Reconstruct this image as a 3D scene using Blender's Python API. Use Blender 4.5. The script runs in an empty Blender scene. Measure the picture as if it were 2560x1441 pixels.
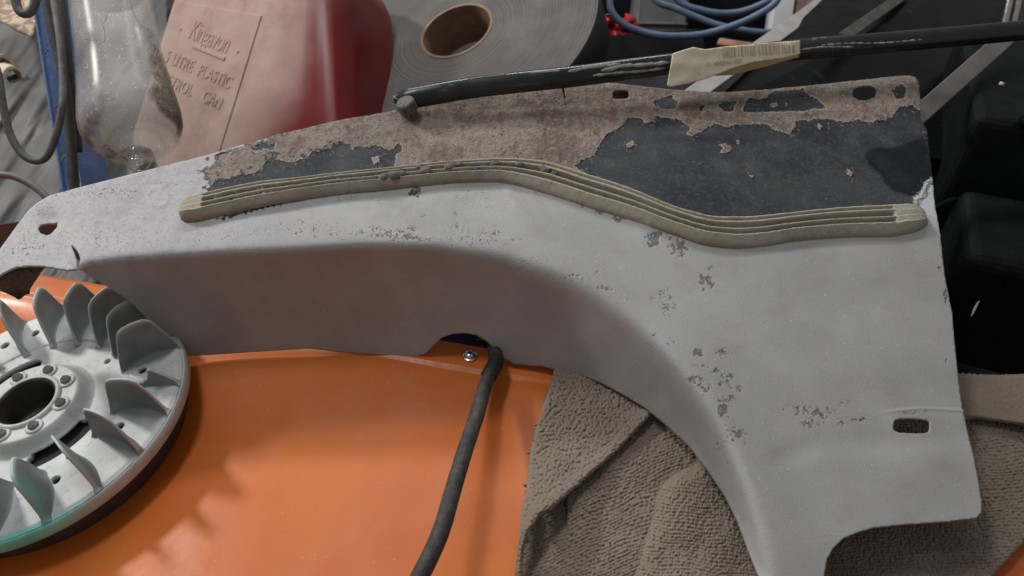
import bpy, bmesh, math, random
import numpy as np
from mathutils import Vector, Matrix

S = bpy.context.scene
COL = S.collection
rnd = random.Random(7)
R = math.radians

# ------------------------------------------------------------------ camera
FPX = 2560 * 26.0 / 36.0
PITCH = R(42)
CAM = np.array([0.0, 0.0, 0.40])
cd = bpy.data.cameras.new('camera')
cd.lens = 26.0; cd.sensor_width = 36.0; cd.clip_start = 0.01; cd.clip_end = 50
cd.dof.use_dof = True; cd.dof.focus_distance = 0.50; cd.dof.aperture_fstop = 8.7
co = bpy.data.objects.new('camera', cd); COL.objects.link(co)
co.location = CAM; co.rotation_euler = (math.pi / 2 - PITCH, 0, 0)
S.camera = co
S.view_settings.view_transform = 'Standard'; S.view_settings.look = 'None'
S.view_settings.exposure = -0.36; S.view_settings.gamma = 1.0
S.cycles.max_bounces = 10; S.cycles.transparent_max_bounces = 16
S.cycles.use_denoising = True

# ------------------------------------------------------------------ light: a dim workshop with strip lamps overhead
W = bpy.data.worlds.new('World'); S.world = W; W.use_nodes = True
bg = W.node_tree.nodes['Background']
bg.inputs[0].default_value = (1.0, 0.98, 0.96, 1); bg.inputs[1].default_value = 0.28


def area(name, loc, target, sx, sy, power, col):
    ld = bpy.data.lights.new(name, 'AREA'); ld.shape = 'RECTANGLE'
    ld.size = sx; ld.size_y = sy; ld.energy = power; ld.color = col
    o = bpy.data.objects.new(name, ld); COL.objects.link(o); o.location = loc
    o.rotation_euler = (Vector(target) - Vector(loc)).to_track_quat('-Z', 'Y').to_euler()
    return o


area('lamp_side', (-1.30, 1.00, 0.95), (-0.1, 0.42, 0.05), 0.16, 0.14, 17.0, (1.0, 0.97, 0.93))
area('lamp_rear', (-0.10, 1.38, 1.08), (0.0, 0.35, 0.05), 0.90, 0.10, 11.0, (0.99, 0.99, 1.0))
area('lamp_over', (-0.48, 0.55, 1.45), (-0.1, 0.35, 0.05), 0.45, 0.16, 7.5, (0.99, 0.99, 1.0))


# ------------------------------------------------------------------ geometry helpers
def rays(P):
    P = np.asarray(P, float).reshape(-1, 2)
    c, s = math.cos(PITCH), math.sin(PITCH)
    x = (P[:, 0] - 1280) / FPX; y = (720.5 - P[:, 1]) / FPX
    return np.stack([x, c + y * s, -s + y * c], 1)


def at_t(P, t):
    return CAM + rays(P) * np.reshape(np.broadcast_to(t, (len(np.asarray(P, float).reshape(-1, 2)),)), (-1, 1))


def at_z(P, z):
    d = rays(P); t = (np.broadcast_to(z, (len(d),)) - CAM[2]) / d[:, 2]
    return CAM + d * t[:, None]


def t_plane(P, A, n):
    d = rays(P)
    return ((np.asarray(A) - CAM) @ n) / (d @ n)


def on_plane(P, A, n):
    return CAM + rays(P) * t_plane(P, A, n)[:, None]


def unit(v):
    v = np.asarray(v, float); return v / np.linalg.norm(v)


def spline(pts, n):
    """Catmull-Rom through the points, resampled evenly."""
    P = np.asarray(pts, float)
    Q = np.vstack([2 * P[0] - P[1], P, 2 * P[-1] - P[-2]])
    out = []
    for i in range(1, len(Q) - 2):
        t = np.linspace(0, 1, 24, endpoint=False)[:, None]
        a, b, c, d = Q[i - 1], Q[i], Q[i + 1], Q[i + 2]
        out.append(0.5 * (2 * b + (c - a) * t + (2 * a - 5 * b + 4 * c - d) * t ** 2 + (3 * b - a - 3 * c + d) * t ** 3))
    out.append(P[-1:]); O = np.vstack(out)
    L = np.r_[0, np.cumsum(np.linalg.norm(np.diff(O, axis=0), axis=1))]
    s = np.linspace(0, L[-1], n)
    return np.stack([np.interp(s, L, O[:, k]) for k in range(O.shape[1])], 1)


def seg_dist(P, poly, closed=True):
    """distance to polyline + even-odd inside flag + fractional segment index of the nearest point"""
    A = np.asarray(poly, float); B = np.roll(A, -1, 0)
    if not closed: A, B = A[:-1], B[:-1]
    best = np.full(len(P), 1e18); idx = np.zeros(len(P)); ins = np.zeros(len(P), bool)
    for k in range(len(A)):
        a, b = A[k], B[k]; e = b - a; l2 = max(e @ e, 1e-18)
        u = np.clip(((P - a) @ e) / l2, 0, 1)
        dx = P[:, 0] - a[0] - u * e[0]; dy = P[:, 1] - a[1] - u * e[1]
        d2 = dx * dx + dy * dy
        m = d2 < best; best[m] = d2[m]; idx[m] = k + u[m]
        if closed and a[1] != b[1]:
            c = (a[1] > P[:, 1]) != (b[1] > P[:, 1])
            ins ^= c & (P[:, 0] < (b[0] - a[0]) * (P[:, 1] - a[1]) / (b[1] - a[1]) + a[0])
    return np.sqrt(best), ins, idx


def sdf(P, poly):
    d, i, _ = seg_dist(P, poly); return np.where(i, d, -d)


def perlin(x, y, seed=0):
    r = np.random.RandomState(seed); perm = r.permutation(512)
    ang = r.rand(512) * 2 * np.pi; gx, gy = np.cos(ang), np.sin(ang)
    xi = np.floor(x).astype(int); yi = np.floor(y).astype(int); xf = x - xi; yf = y - yi
    def g(ix, iy, fx, fy):
        h = perm[(perm[ix & 511] + iy) & 511]; return gx[h] * fx + gy[h] * fy
    u = xf ** 3 * (xf * (xf * 6 - 15) + 10); v = yf ** 3 * (yf * (yf * 6 - 15) + 10)
    a = g(xi, yi, xf, yf); b = g(xi + 1, yi, xf - 1, yf)
    c = g(xi, yi + 1, xf, yf - 1); d = g(xi + 1, yi + 1, xf - 1, yf - 1)
    return 1.5 * ((a * (1 - u) + b * u) * (1 - v) + (c * (1 - u) + d * u) * v)


def fbm(x, y, seed=0, o=3):
    s = 0; a = 1
    for k in range(o):
        s = s + a * perlin(x * 2 ** k, y * 2 ** k, seed + k); a *= 0.5
    return s


def sstep(a, b, x):
    t = np.clip((x - a) / (b - a), 0, 1); return t * t * (3 - 2 * t)


def mesh_arrays(name, V, F, smooth=True):
    V = np.asarray(V, np.float32); F = np.asarray(F, np.int32)
    me = bpy.data.meshes.new(name)
    k = F.shape[1]
    me.vertices.add(len(V)); me.vertices.foreach_set('co', V.ravel())
    me.loops.add(F.size); me.loops.foreach_set('vertex_index', F.ravel())
    me.polygons.add(len(F)); me.polygons.foreach_set('loop_start', np.arange(0, F.size, k, dtype=np.int32))
    me.polygons.foreach_set('use_smooth', np.full(len(F), smooth))
    me.update(calc_edges=True); me.validate()
    return me


def link(name, me, mat, parent=None):
    o = bpy.data.objects.new(name, me); COL.objects.link(o)
    if mat is not None: me.materials.append(mat)
    if parent is not None:
        o.parent = parent
        o.matrix_parent_inverse = Matrix.Translation(parent.location).inverted()
    return o


def obj_bm(name, bm, mat, parent=None, smooth=True):
    me = bpy.data.meshes.new(name)
    bmesh.ops.recalc_face_normals(bm, faces=bm.faces)
    for f in bm.faces: f.smooth = smooth
    bm.to_mesh(me); bm.free()
    return link(name, me, mat, parent)


def thing(name, label, cat, loc, group=None):
    o = bpy.data.objects.new(name, None); COL.objects.link(o); o.location = loc
    o.empty_display_size = 0.02
    return tag(o, label, cat, group)


def tag(o, label, cat, group=None):
    o['label'] = label; o['category'] = cat
    if group: o['group'] = group
    return o


def smooth_by_angle(o, deg=35):
    me = o.data; bm = bmesh.new(); bm.from_mesh(me)
    for e in bm.edges:
        e.smooth = not (len(e.link_faces) == 2 and e.calc_face_angle(0) > R(deg))
    for f in bm.faces: f.smooth = True
    bm.to_mesh(me); bm.free()
    return o


def bevel(o, w, seg=2, angle=30):
    m = o.modifiers.new('bevel', 'BEVEL'); m.width = w; m.segments = seg; m.limit_method = 'ANGLE'; m.angle_limit = R(angle)
    return o


def solid(o, th, off=-1.0):
    m = o.modifiers.new('solid', 'SOLIDIFY'); m.thickness = th; m.offset = off
    return o


def frames(P):
    P = np.asarray(P, float); T = np.gradient(P, axis=0); T /= np.linalg.norm(T, axis=1)[:, None]
    up = np.array([0.13, -0.2, 0.97]); N = np.cross(T[0], up)
    if np.linalg.norm(N) < 1e-3: N = np.cross(T[0], [1, 0, 0])
    N = unit(N); Ns = []
    for t in T:
        N = unit(N - (N @ t) * t); Ns.append(N)
    Ns = np.array(Ns); return T, Ns, np.cross(T, Ns)


def tube(name, P, r, mat, parent=None, seg=16, caps=True, wob=0.0, seed=1):
    P = np.asarray(P, float); n = len(P); T, N, B = frames(P)
    r = np.broadcast_to(r, (n,)).astype(float)
    a = np.linspace(0, 2 * np.pi, seg, endpoint=False)
    V = (P[:, None] + r[:, None, None] * (np.cos(a)[None, :, None] * N[:, None] + np.sin(a)[None, :, None] * B[:, None]))
    if wob:
        w = perlin(np.arange(n)[:, None] * 0.31 + 0 * a[None], np.cos(a)[None] * 1.3 + 5 + 0 * np.arange(n)[:, None], seed)
        V = P[:, None] + (V - P[:, None]) * (1 + wob * w[..., None])
    V = V.reshape(-1, 3)
    i = np.arange(n - 1)[:, None] * seg; j = np.arange(seg)[None]; j2 = (j + 1) % seg
    F = np.stack([i + j, i + j2, i + seg + j2, i + seg + j], -1).reshape(-1, 4)
    bm = bmesh.new()
    vs = [bm.verts.new(v) for v in V]
    for f in F: bm.faces.new([vs[q] for q in f])
    if caps:
        bm.faces.new(vs[:seg][::-1]); bm.faces.new(vs[-seg:])
    return obj_bm(name, bm, mat, parent)


def lathe(bm, prof, base, axis, seg=48, ref=(1, 0, 0)):
    """profile of (r, h) turned about an axis from a base point"""
    ax = unit(axis); e1 = unit(np.asarray(ref, float) - (np.asarray(ref, float) @ ax) * ax); e2 = np.cross(ax, e1)
    rings = []
    for r, h in prof:
        if r < 1e-7:
            rings.append([bm.verts.new(np.asarray(base) + ax * h)] * seg)
        else:
            rings.append([bm.verts.new(np.asarray(base) + ax * h + r * (math.cos(2 * math.pi * k / seg) * e1 + math.sin(2 * math.pi * k / seg) * e2)) for k in range(seg)])
    for A, B in zip(rings[:-1], rings[1:]):
        for k in range(seg):
            q = []
            for v in (A[k], A[(k + 1) % seg], B[(k + 1) % seg], B[k]):
                if v not in q: q.append(v)
            if len(q) > 2: bm.faces.new(q)


def box(bm, c, ax, half):
    """box from centre, three axes (rows) and half sizes"""
    c = np.asarray(c, float); ax = np.asarray(ax, float)
    vs = [bm.verts.new(c + sx * half[0] * ax[0] + sy * half[1] * ax[1] + sz * half[2] * ax[2])
          for sz in (-1, 1) for sy in (-1, 1) for sx in (-1, 1)]
    for f in ((0, 2, 3, 1), (4, 5, 7, 6), (0, 1, 5, 4), (2, 6, 7, 3), (0, 4, 6, 2), (1, 3, 7, 5)):
        bm.faces.new([vs[k] for k in f])


def bar(bm, A, B, n, w, th):
    """flat bar from A to B, width w across, thickness th along n"""
    A, B = np.asarray(A), np.asarray(B); t = unit(B - A); n = unit(np.asarray(n) - (np.asarray(n) @ t) * t); s = np.cross(t, n)
    box(bm, (A + B) / 2, (t, s, n), (np.linalg.norm(B - A) / 2, w / 2, th / 2))


def plate_grid(x0, x1, y0, y1, st, fun):
    """cells of a grid inside fun>0, border vertices pulled onto fun=0"""
    xs = np.arange(x0, x1 + st * .5, st); ys = np.arange(y0, y1 + st * .5, st); nx, ny = len(xs), len(ys)
    X, Y = np.meshgrid(xs, ys); P = np.stack([X.ravel(), Y.ravel()], 1)
    cx, cy = np.meshgrid(xs[:-1] + st / 2, ys[:-1] + st / 2)
    keep = (fun(np.stack([cx.ravel(), cy.ravel()], 1)) > 0)
    i, j = np.meshgrid(np.arange(nx - 1), np.arange(ny - 1))
    a = (j * nx + i).ravel()[keep]
    F = np.stack([a, a + 1, a + nx + 1, a + nx], 1)
    cnt = np.bincount(F.ravel(), minlength=nx * ny)
    bd = np.where((cnt > 0) & (cnt < 4))[0]
    Q = P[bd].copy(); e = st * .2
    for _ in range(3):
        f0 = fun(Q); gx = (fun(Q + [e, 0]) - fun(Q - [e, 0])) / (2 * e); gy = (fun(Q + [0, e]) - fun(Q - [0, e])) / (2 * e)
        g2 = np.maximum(gx * gx + gy * gy, .25)
        mv = np.stack([f0 * gx / g2, f0 * gy / g2], 1); l = np.linalg.norm(mv, axis=1)[:, None]
        Q -= mv * np.minimum(1, st * .7 / np.maximum(l, 1e-12))
    P[bd] = Q
    used = np.unique(F); mp = np.full(nx * ny, -1); mp[used] = np.arange(len(used))
    return P[used], mp[F]


# ------------------------------------------------------------------ material helpers
class M:
    def __init__(s, name):
        s.m = bpy.data.materials.new(name); s.m.use_nodes = True; s.t = s.m.node_tree
        s.b = s.t.nodes['Principled BSDF']; s.out = s.t.nodes['Material Output']; s._co = None
    def n(s, typ, **kw):
        x = s.t.nodes.new(typ)
        for k, v in kw.items(): setattr(x, k, v)
        return x
    def put(s, sock, v):
        if v is None: return
        if hasattr(v, 'is_output'): s.t.links.new(v, sock)
        elif isinstance(v, (tuple, list)) and len(v) == 3 and sock.type == 'RGBA': sock.default_value = (*v, 1)
        else: sock.default_value = v
    def co(s):
        if s._co is None: s._co = s.n('ShaderNodeTexCoord').outputs['Object']
        return s._co
    def scaled(s, sc, rot=(0, 0, 0)):
        x = s.n('ShaderNodeMapping'); s.put(x.inputs[0], s.co()); x.inputs['Scale'].default_value = sc; x.inputs['Rotation'].default_value = rot
        return x.outputs[0]
    def noise(s, sc, det=3, rough=.55, vec=None, dist=0):
        x = s.n('ShaderNodeTexNoise'); s.put(x.inputs['Vector'], vec or s.co())
        x.inputs['Scale'].default_value = sc; x.inputs['Detail'].default_value = det; x.inputs['Roughness'].default_value = rough
        x.inputs['Distortion'].default_value = dist
        return x.outputs['Fac']
    def vor(s, sc, feat='F1', vec=None, out='Distance'):
        x = s.n('ShaderNodeTexVoronoi', feature=feat); s.put(x.inputs['Vector'], vec or s.co()); x.inputs['Scale'].default_value = sc
        return x.outputs[out]
    def attr(s, name):
        return s.n('ShaderNodeAttribute', attribute_name=name).outputs['Fac']
    def mth(s, op, a, b=0.0, c=None):
        x = s.n('ShaderNodeMath', operation=op); s.put(x.inputs[0], a); s.put(x.inputs[1], b)
        if c is not None: s.put(x.inputs[2], c)
        return x.outputs[0]
    def rng(s, v, a, b, lo=0.0, hi=1.0, smooth=True):
        x = s.n('ShaderNodeMapRange', interpolation_type='SMOOTHSTEP' if smooth else 'LINEAR')
        s.put(x.inputs[0], v)
        for k, q in zip((1, 2, 3, 4), (a, b, lo, hi)): x.inputs[k].default_value = q
        return x.outputs[0]
    def mix(s, f, a, b, mode='MIX'):
        x = s.n('ShaderNodeMix', data_type='RGBA', blend_type=mode); s.put(x.inputs[0], f); s.put(x.inputs[6], a); s.put(x.inputs[7], b)
        return x.outputs[2]
    def mixf(s, f, a, b):
        x = s.n('ShaderNodeMix', data_type='FLOAT'); s.put(x.inputs[0], f); s.put(x.inputs[2], a); s.put(x.inputs[3], b)
        return x.outputs[0]
    def bump(s, h, dist=.001, st=1.0, nrm=None):
        x = s.n('ShaderNodeBump'); s.put(x.inputs['Height'], h); x.inputs['Distance'].default_value = dist; x.inputs['Strength'].default_value = st
        if nrm is not None: s.put(x.inputs['Normal'], nrm)
        return x.outputs[0]
    def set(s, **kw):
        for k, v in kw.items():
            s.put(s.b.inputs[{'col': 'Base Color', 'rough': 'Roughness', 'metal': 'Metallic', 'nrm': 'Normal', 'coat': 'Coat Weight', 'coatr': 'Coat Roughness', 'spec': 'Specular IOR Level', 'trans': 'Transmission Weight', 'sheen': 'Sheen Weight'}[k]], v)
        return s.m


def simple(name, a, b, sc=60, rough=.5, rough2=None, bumpd=0.0, metal=0.0, spec=.5, coat=0.0, dust=None, dustc=(.3, .28, .25)):
    m = M(name); nz = m.noise(sc, 4, .6); c = m.mix(m.rng(nz, .3, .7), a, b)
    if dust: c = m.mix(m.mth('MULTIPLY', m.rng(m.noise(sc * 3.1, 5, .7), .42, .68), dust), c, dustc)
    fine = m.noise(sc * 12, 2, .6)
    m.set(col=c, rough=m.rng(nz, .3, .7, rough, rough2 or rough + .12), metal=metal, spec=spec, coat=coat)
    if bumpd: m.set(nrm=m.bump(fine, bumpd))
    return m.m


# ================================================================== THE PANEL
PN = unit([0.010, -0.250, 0.968])
PA = at_z([(700, 640)], 0.090)[0]
outline = [(-60, 660), (0, 622), (43, 560), (67, 527), (90, 507), (123, 488), (200, 467), (283, 447), (400, 417), (550, 380), (700, 340), (850, 305), (960, 285), (1060, 262), (1173, 238), (1300, 220), (1420, 211), (1510, 211), (1580, 217), (1680, 228), (1747, 233), (1813, 236), (1920, 229), (2003, 221), (2120, 208), (2220, 197), (2270, 194), (2285, 197), (2292, 207), (2297, 240), (2302, 300), (2317, 323), (2330, 433), (2337, 513), (2350, 587), (2363, 693), (2380, 780), (2386, 855), (2397, 949), (2407, 1025), (2421, 1081), (2433, 1138), (2445, 1200), (2453, 1250), (2453, 1282), (2440, 1295), (2369, 1304), (2275, 1311), (2185, 1320), (2147, 1330), (2109, 1346), (2083, 1370), (2067, 1398), (2060, 1441), (2056, 1500), (1915, 1500), (1895, 1441), (1870, 1380), (1840, 1300), (1810, 1240), (1770, 1180), (1720, 1115), (1660, 1060), (1610, 1020), (1560, 990), (1500, 958), (1440, 935), (1390, 925), (1360, 917), (1320, 914), (1285, 910), (1255, 895), (1235, 872), (1215, 852), (1190, 838), (1160, 833), (1130, 836), (1105, 845), (1085, 865), (1065, 885), (1040, 892), (960, 888), (850, 880), (772, 872), (760, 873), (650, 880), (560, 886), (470, 891), (440, 870), (380, 810), (320, 750), (273, 720), (253, 707), (233, 698), (213, 683), (205, 675), (200, 676), (193, 676), (183, 676), (167, 677), (140, 672), (110, 667), (73, 666), (43, 669), (20, 678), (0, 690), (-60, 730)]
bend = [(200, 665), (300, 648), (433, 638), (633, 627), (840, 617), (960, 612), (1073, 612), (1127, 617), (1227, 633), (1327, 662), (1427, 700), (1493, 737), (1547, 783), (1613, 837), (1680, 913), (1730, 980), (1780, 1057), (1813, 1123), (1862, 1257), (1888, 1332), (1914, 1425), (1925, 1460), (1935, 1510)]
vbot = [(180, 905), (320, 900), (470, 891), (700, 884), (850, 884), (1040, 892), (1160, 900), (1285, 910), (1360, 917), (1440, 935), (1500, 958), (1560, 990), (1610, 1020), (1660, 1060), (1720, 1115), (1770, 1180), (1810, 1240), (1840, 1300), (1870, 1380), (1895, 1441), (1915, 1505)]
zbot_x = [180, 1040, 1250, 1500, 1700, 1800, 1895, 1915]
zbot_z = [0.0, 0.0, 0.004, 0.012, 0.017, 0.022, 0.031, 0.034]


def slot(cx, cy, hx, hy, ang, n=20, p=3.0, jit=0.0):
    a = np.linspace(0, 2 * np.pi, n, endpoint=False); c, s = np.cos(a), np.sin(a)
    x = hx * np.sign(c) * np.abs(c) ** (2 / p); y = hy * np.sign(s) * np.abs(s) ** (2 / p)
    q = 1 + jit * np.array([rnd.uniform(-1, 1) for _ in range(n)])
    x, y = x * q, y * q; A = R(ang)
    return np.stack([cx + x * math.cos(A) - y * math.sin(A), cy + x * math.sin(A) + y * math.cos(A)], 1)


holes = [slot(554, 393, 18, 9, -12, jit=.06), slot(519, 399, 4.5, 4.5, 0, 8), slot(1551, 241, 21, 11, -4), slot(2159, 238, 30, 18, -6, p=2.3, jit=.07),
         slot(2279, 1066, 46, 18, 2, 28, p=4), [(93, 570), (99, 560), (115, 553), (128, 553), (140, 553), (138, 565), (132, 573), (125, 583), (115, 587), (100, 582)],
         [(176, 611), (188, 622), (196, 634), (201, 648), (199, 662), (199, 690), (193, 690), (194, 662), (191, 648), (186, 634)],
         [(1407, 200), (1411, 228), (1413, 246), (1417, 278), (1411, 248), (1406, 228), (1402, 200)]]
OUT = np.asarray(outline, float)


def panel_fun(P):
    d = sdf(P, OUT)
    for h in holes:
        h = np.asarray(h, float); lo, hi = h.min(0) - 60, h.max(0) + 60
        m = np.all((P > lo) & (P < hi), 1)
        if m.any(): d[m] = np.minimum(d[m], -sdf(P[m], h))
    e = fbm(P[:, 0] / 13, P[:, 1] / 13, 3, 2) * .8
    return d + e * sstep(1900, 2300, P[:, 0])


BEND = spline(bend, 260); VB = spline(vbot, 200)
lip_poly = np.vstack([BEND, VB[::-1]])


def panel_depth_raw(P):
    tm = t_plane(P, PA, PN)
    d1, _, i1 = seg_dist(P, BEND[::3], False); d2, _, i2 = seg_dist(P, VB[::3], False)
    ins = sdf(P, lip_poly[::2]) > 0
    # beyond the foot of the wall keep going down the wall
    below = (~ins) & (d2 < 60) & (d2 < d1)
    fr = np.where(ins, d1 / (d1 + d2 + 1e-6), d1 / np.maximum(d1 - d2, 8.0))
    fr = np.clip(fr, 0, 1.25)
    bz = on_plane(BEND[::3], PA, PN)[:, 2]; zb = np.interp(i1, np.arange(len(bz)), bz)
    vx = VB[::3, 0]; zl = np.interp(np.interp(i2, np.arange(len(vx)), vx), zbot_x, zbot_z)
    z = zb + (zl - zb) * fr
    tl = (z - CAM[2]) / rays(P)[:, 2]
    return np.where(ins | below, tl, tm)


def gblur(A, s):
    k = int(3 * s); g = np.exp(-np.arange(-k, k + 1) ** 2 / (2 * s * s)); g /= g.sum()
    B = np.pad(A, k, mode='edge')
    B = sum(g[i] * B[i:i + A.shape[0]] for i in range(2 * k + 1))
    return sum(g[i] * B[:, i:i + A.shape[1]] for i in range(2 * k + 1))


ST = 3.0
gx = np.arange(-60, 2471, 6.0); gy = np.arange(150, 1519, 6.0)
GX, GY = np.meshgrid(gx, gy); GP = np.stack([GX.ravel(), GY.ravel()], 1)
Traw = panel_depth_raw(GP).reshape(GX.shape)
dB_, _, _ = seg_dist(GP, BEND[::3], False); dB_ = dB_.reshape(GX.shape)
Tb = gblur(gblur(Traw, 1.5), 1.5); Tb2 = gblur(Traw, 3.6)
wr = sstep(1100, 1500, GX)
Tbl = Tb * (1 - wr) + Tb2 * wr
wgt = 1 - sstep(24, 60, dB_)
Tgrid = gblur(Traw, 2.2) * (1 - wgt) + Tbl * wgt


def bil(A, P):
    fx = np.clip((P[:, 0] - gx[0]) / 6.0, 0, len(gx) - 1.001); fy = np.clip((P[:, 1] - gy[0]) / 6.0, 0, len(gy) - 1.001)
    i = fx.astype(int); j = fy.astype(int); u = fx - i; v = fy - j
    return (A[j, i] * (1 - u) + A[j, i + 1] * u) * (1 - v) + (A[j + 1, i] * (1 - u) + A[j + 1, i + 1] * u) * v


def panel_relief(P):
    """millimetres along the sheet normal: rolled flange, dents, dimples, old spot welds"""
    x, y = P[:, 0], P[:, 1]; h = 0.9 * perlin(x / 260, y / 210, 11) + 0.10 * perlin(x / 90, y / 80, 12)
    crease = np.interp(x, [1450, 1530, 1700, 2050, 2300], [258, 283, 300, 290, 262])
    h += 1.2 * sstep(-14, 10, crease - y) * sstep(1430, 1560, x) * (x < 2330)
    cr2 = np.interp(x, [480, 700, 900, 1010], [425, 392, 350, 325])
    h += .7 * sstep(-10, 10, cr2 - y) * sstep(520, 620, x) * (1 - sstep(980, 1150, x))
    for cx, cy, r, a in ((122, 548, 26, -2.2), (160, 585, 40, -.9), (395, 492, 22, .35), (350, 545, 16, .3), (1835, 300, 30, -.7), (1900, 270, 30, -.5)):
        h += a * np.exp(-((x - cx) ** 2 + (y - cy) ** 2) / (r * r))
    for cx, cy, r, w, a in ((1387, 293, 15, 6, .8), (1365, 262, 12, 5, .45), (395, 492, 24, 5, .35), (1160, 580, 9, 4, .25)):
        q = np.hypot(x - cx, y - cy); h += a * np.exp(-((q - r) / w) ** 2) - .4 * a * np.exp(-(q / (r * .6)) ** 2)
    # a soft fold running out of the strip's upper knee and a wave beside the lip
    h += .55 * np.exp(-(((x - 1285) * .86 - (y - 500) * .5) / 16) ** 2) * sstep(455, 480, y) * (1 - sstep(540, 600, y))
    h -= .8 * np.exp(-((y - np.interp(x, [1880, 2050, 2420], [1140, 1080, 1060]) - 30) / 36.) ** 2) * sstep(1850, 2000, x)
    ry_ = np.interp(x, [2180, 2300, 2410], [1034, 1022, 1026]); h += .55 * np.exp(-((y - ry_) / 3.5) ** 2) * sstep(2190, 2260, x) + .3 * sstep(-6, 4, y - ry_) * sstep(2190, 2260, x)
    return h


PV, PF = plate_grid(-60, 2466, 180, 1500, ST, panel_fun)
dsheet = bil(Tgrid, PV)
P3 = CAM + rays(PV) * dsheet[:, None]
lipw = sstep(-10, 25, sdf(PV, lip_poly[::2]))
rel = panel_relief(PV) * (1 - lipw) + lipw * (0.9 * perlin(PV[:, 0] / 230, PV[:, 1] / 120, 31))
P3 = P3 + PN * (rel * .001)[:, None]

# --- coats and wear, as signed distances in hundredths of a panel unit
paint_polys = [
    [(518, 473), (540, 455), (573, 450), (600, 440), (640, 435), (657, 422), (660, 412), (680, 395), (693, 402), (723, 407), (747, 403), (767, 398), (783, 377), (793, 383), (817, 377), (837, 363), (857, 360), (883, 377), (900, 367), (923, 370), (940, 363), (973, 377), (1000, 360), (1007, 370), (990, 390), (985, 420), (900, 440), (740, 460), (573, 485), (523, 485)],
    [(632, 372), (655, 360), (690, 365), (684, 378), (660, 374), (640, 382)],
    [(1600, 500), (1500, 460), (1437, 417), (1453, 403), (1483, 390), (1500, 360), (1517, 337), (1547, 323), (1557, 310), (1573, 293), (1597, 297), (1623, 308), (1640, 295), (1667, 297), (1693, 302), (1713, 310), (1727, 323), (1713, 335), (1727, 341), (1757, 330), (1773, 317), (1790, 310), (1813, 320), (1847, 312), (1917, 313), (1930, 323), (1953, 333), (1973, 338), (1987, 320), (1990, 305), (2030, 302), (2080, 303), (2120, 310), (2133, 303), (2180, 308), (2210, 300), (2230, 293), (2247, 270), (2280, 267), (2300, 277), (2320, 330), (2340, 440), (2330, 450), (2312, 457), (2303, 480), (2283, 497), (2282, 530), (2113, 540), (1880, 560), (1747, 555), (1613, 510)],
    [(1937, 233), (2007, 227), (2013, 240), (2047, 260), (2060, 277), (2027, 277), (2020, 283), (1857, 285), (1863, 257), (1880, 250), (1903, 253), (1917, 247)],
    [(1795, 268), (1808, 258), (1840, 257), (1833, 280), (1807, 284)],
    [(1634, 258), (1657, 247), (1680, 243), (1693, 263), (1687, 277), (1653, 273), (1637, 267)],
    [(1747, 271), (1760, 269), (1754, 284), (1748, 283)],
    [(2228, 232), (2250, 215), (2262, 222), (2258, 250), (2240, 252)]]
unpaint = [[(1797, 362), (1815, 358), (1830, 372), (1822, 382), (1800, 384), (1806, 372)], [(1565, 360), (1583, 350), (1586, 366), (1572, 370)], [(1841, 347), (1850, 352), (1846, 360), (1840, 356)], [(2114, 422), (2124, 424), (2134, 434), (2128, 446), (2118, 436)],
           [(928, 395), (945, 392), (950, 408), (934, 414)], [(1920, 268), (1942, 257), (1944, 270), (1925, 275)], [(2045, 312), (2056, 318), (2052, 328), (2042, 322)], [(1958, 263), (1966, 262), (1964, 270)], [(1722, 311), (1734, 308), (1732, 318), (1724, 318)], [(1872, 440), (1884, 441), (1880, 447)]]
rust_poly = [(520, 450), (500, 425), (560, 392), (700, 335), (985, 260), (1175, 215), (1420, 180), (1580, 190), (1800, 210), (2000, 200), (2330, 170), (2345, 300), (2350, 430), (2320, 470), (2290, 530), (2113, 540), (1880, 560), (1747, 555), (1613, 505), (1460, 452), (1360, 422), (1227, 416), (1073, 428), (840, 452), (657, 472), (560, 478)]
stain_poly = [(2160, 390), (2173, 373), (2197, 367), (2227, 370), (2253, 363), (2287, 350), (2325, 333), (2340, 447), (2303, 477), (2280, 493), (2237, 480), (2213, 460), (2200, 437), (2173, 417)]
white_poly = [(2330, 443), (2312, 455), (2303, 478), (2280, 498), (2296, 520), (2330, 565), (2360, 600), (2352, 560), (2338, 500)]
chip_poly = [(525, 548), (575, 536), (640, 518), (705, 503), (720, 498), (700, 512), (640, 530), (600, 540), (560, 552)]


def multi(P, polys):
    d = np.full(len(P), -200.0)
    for q in polys:
        q = np.asarray(q, float); lo, hi = q.min(0) - 70, q.max(0) + 70
        m = np.all((P > lo) & (P < hi), 1)
        if m.any(): d[m] = np.maximum(d[m], sdf(P[m], q))
    return d


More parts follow.
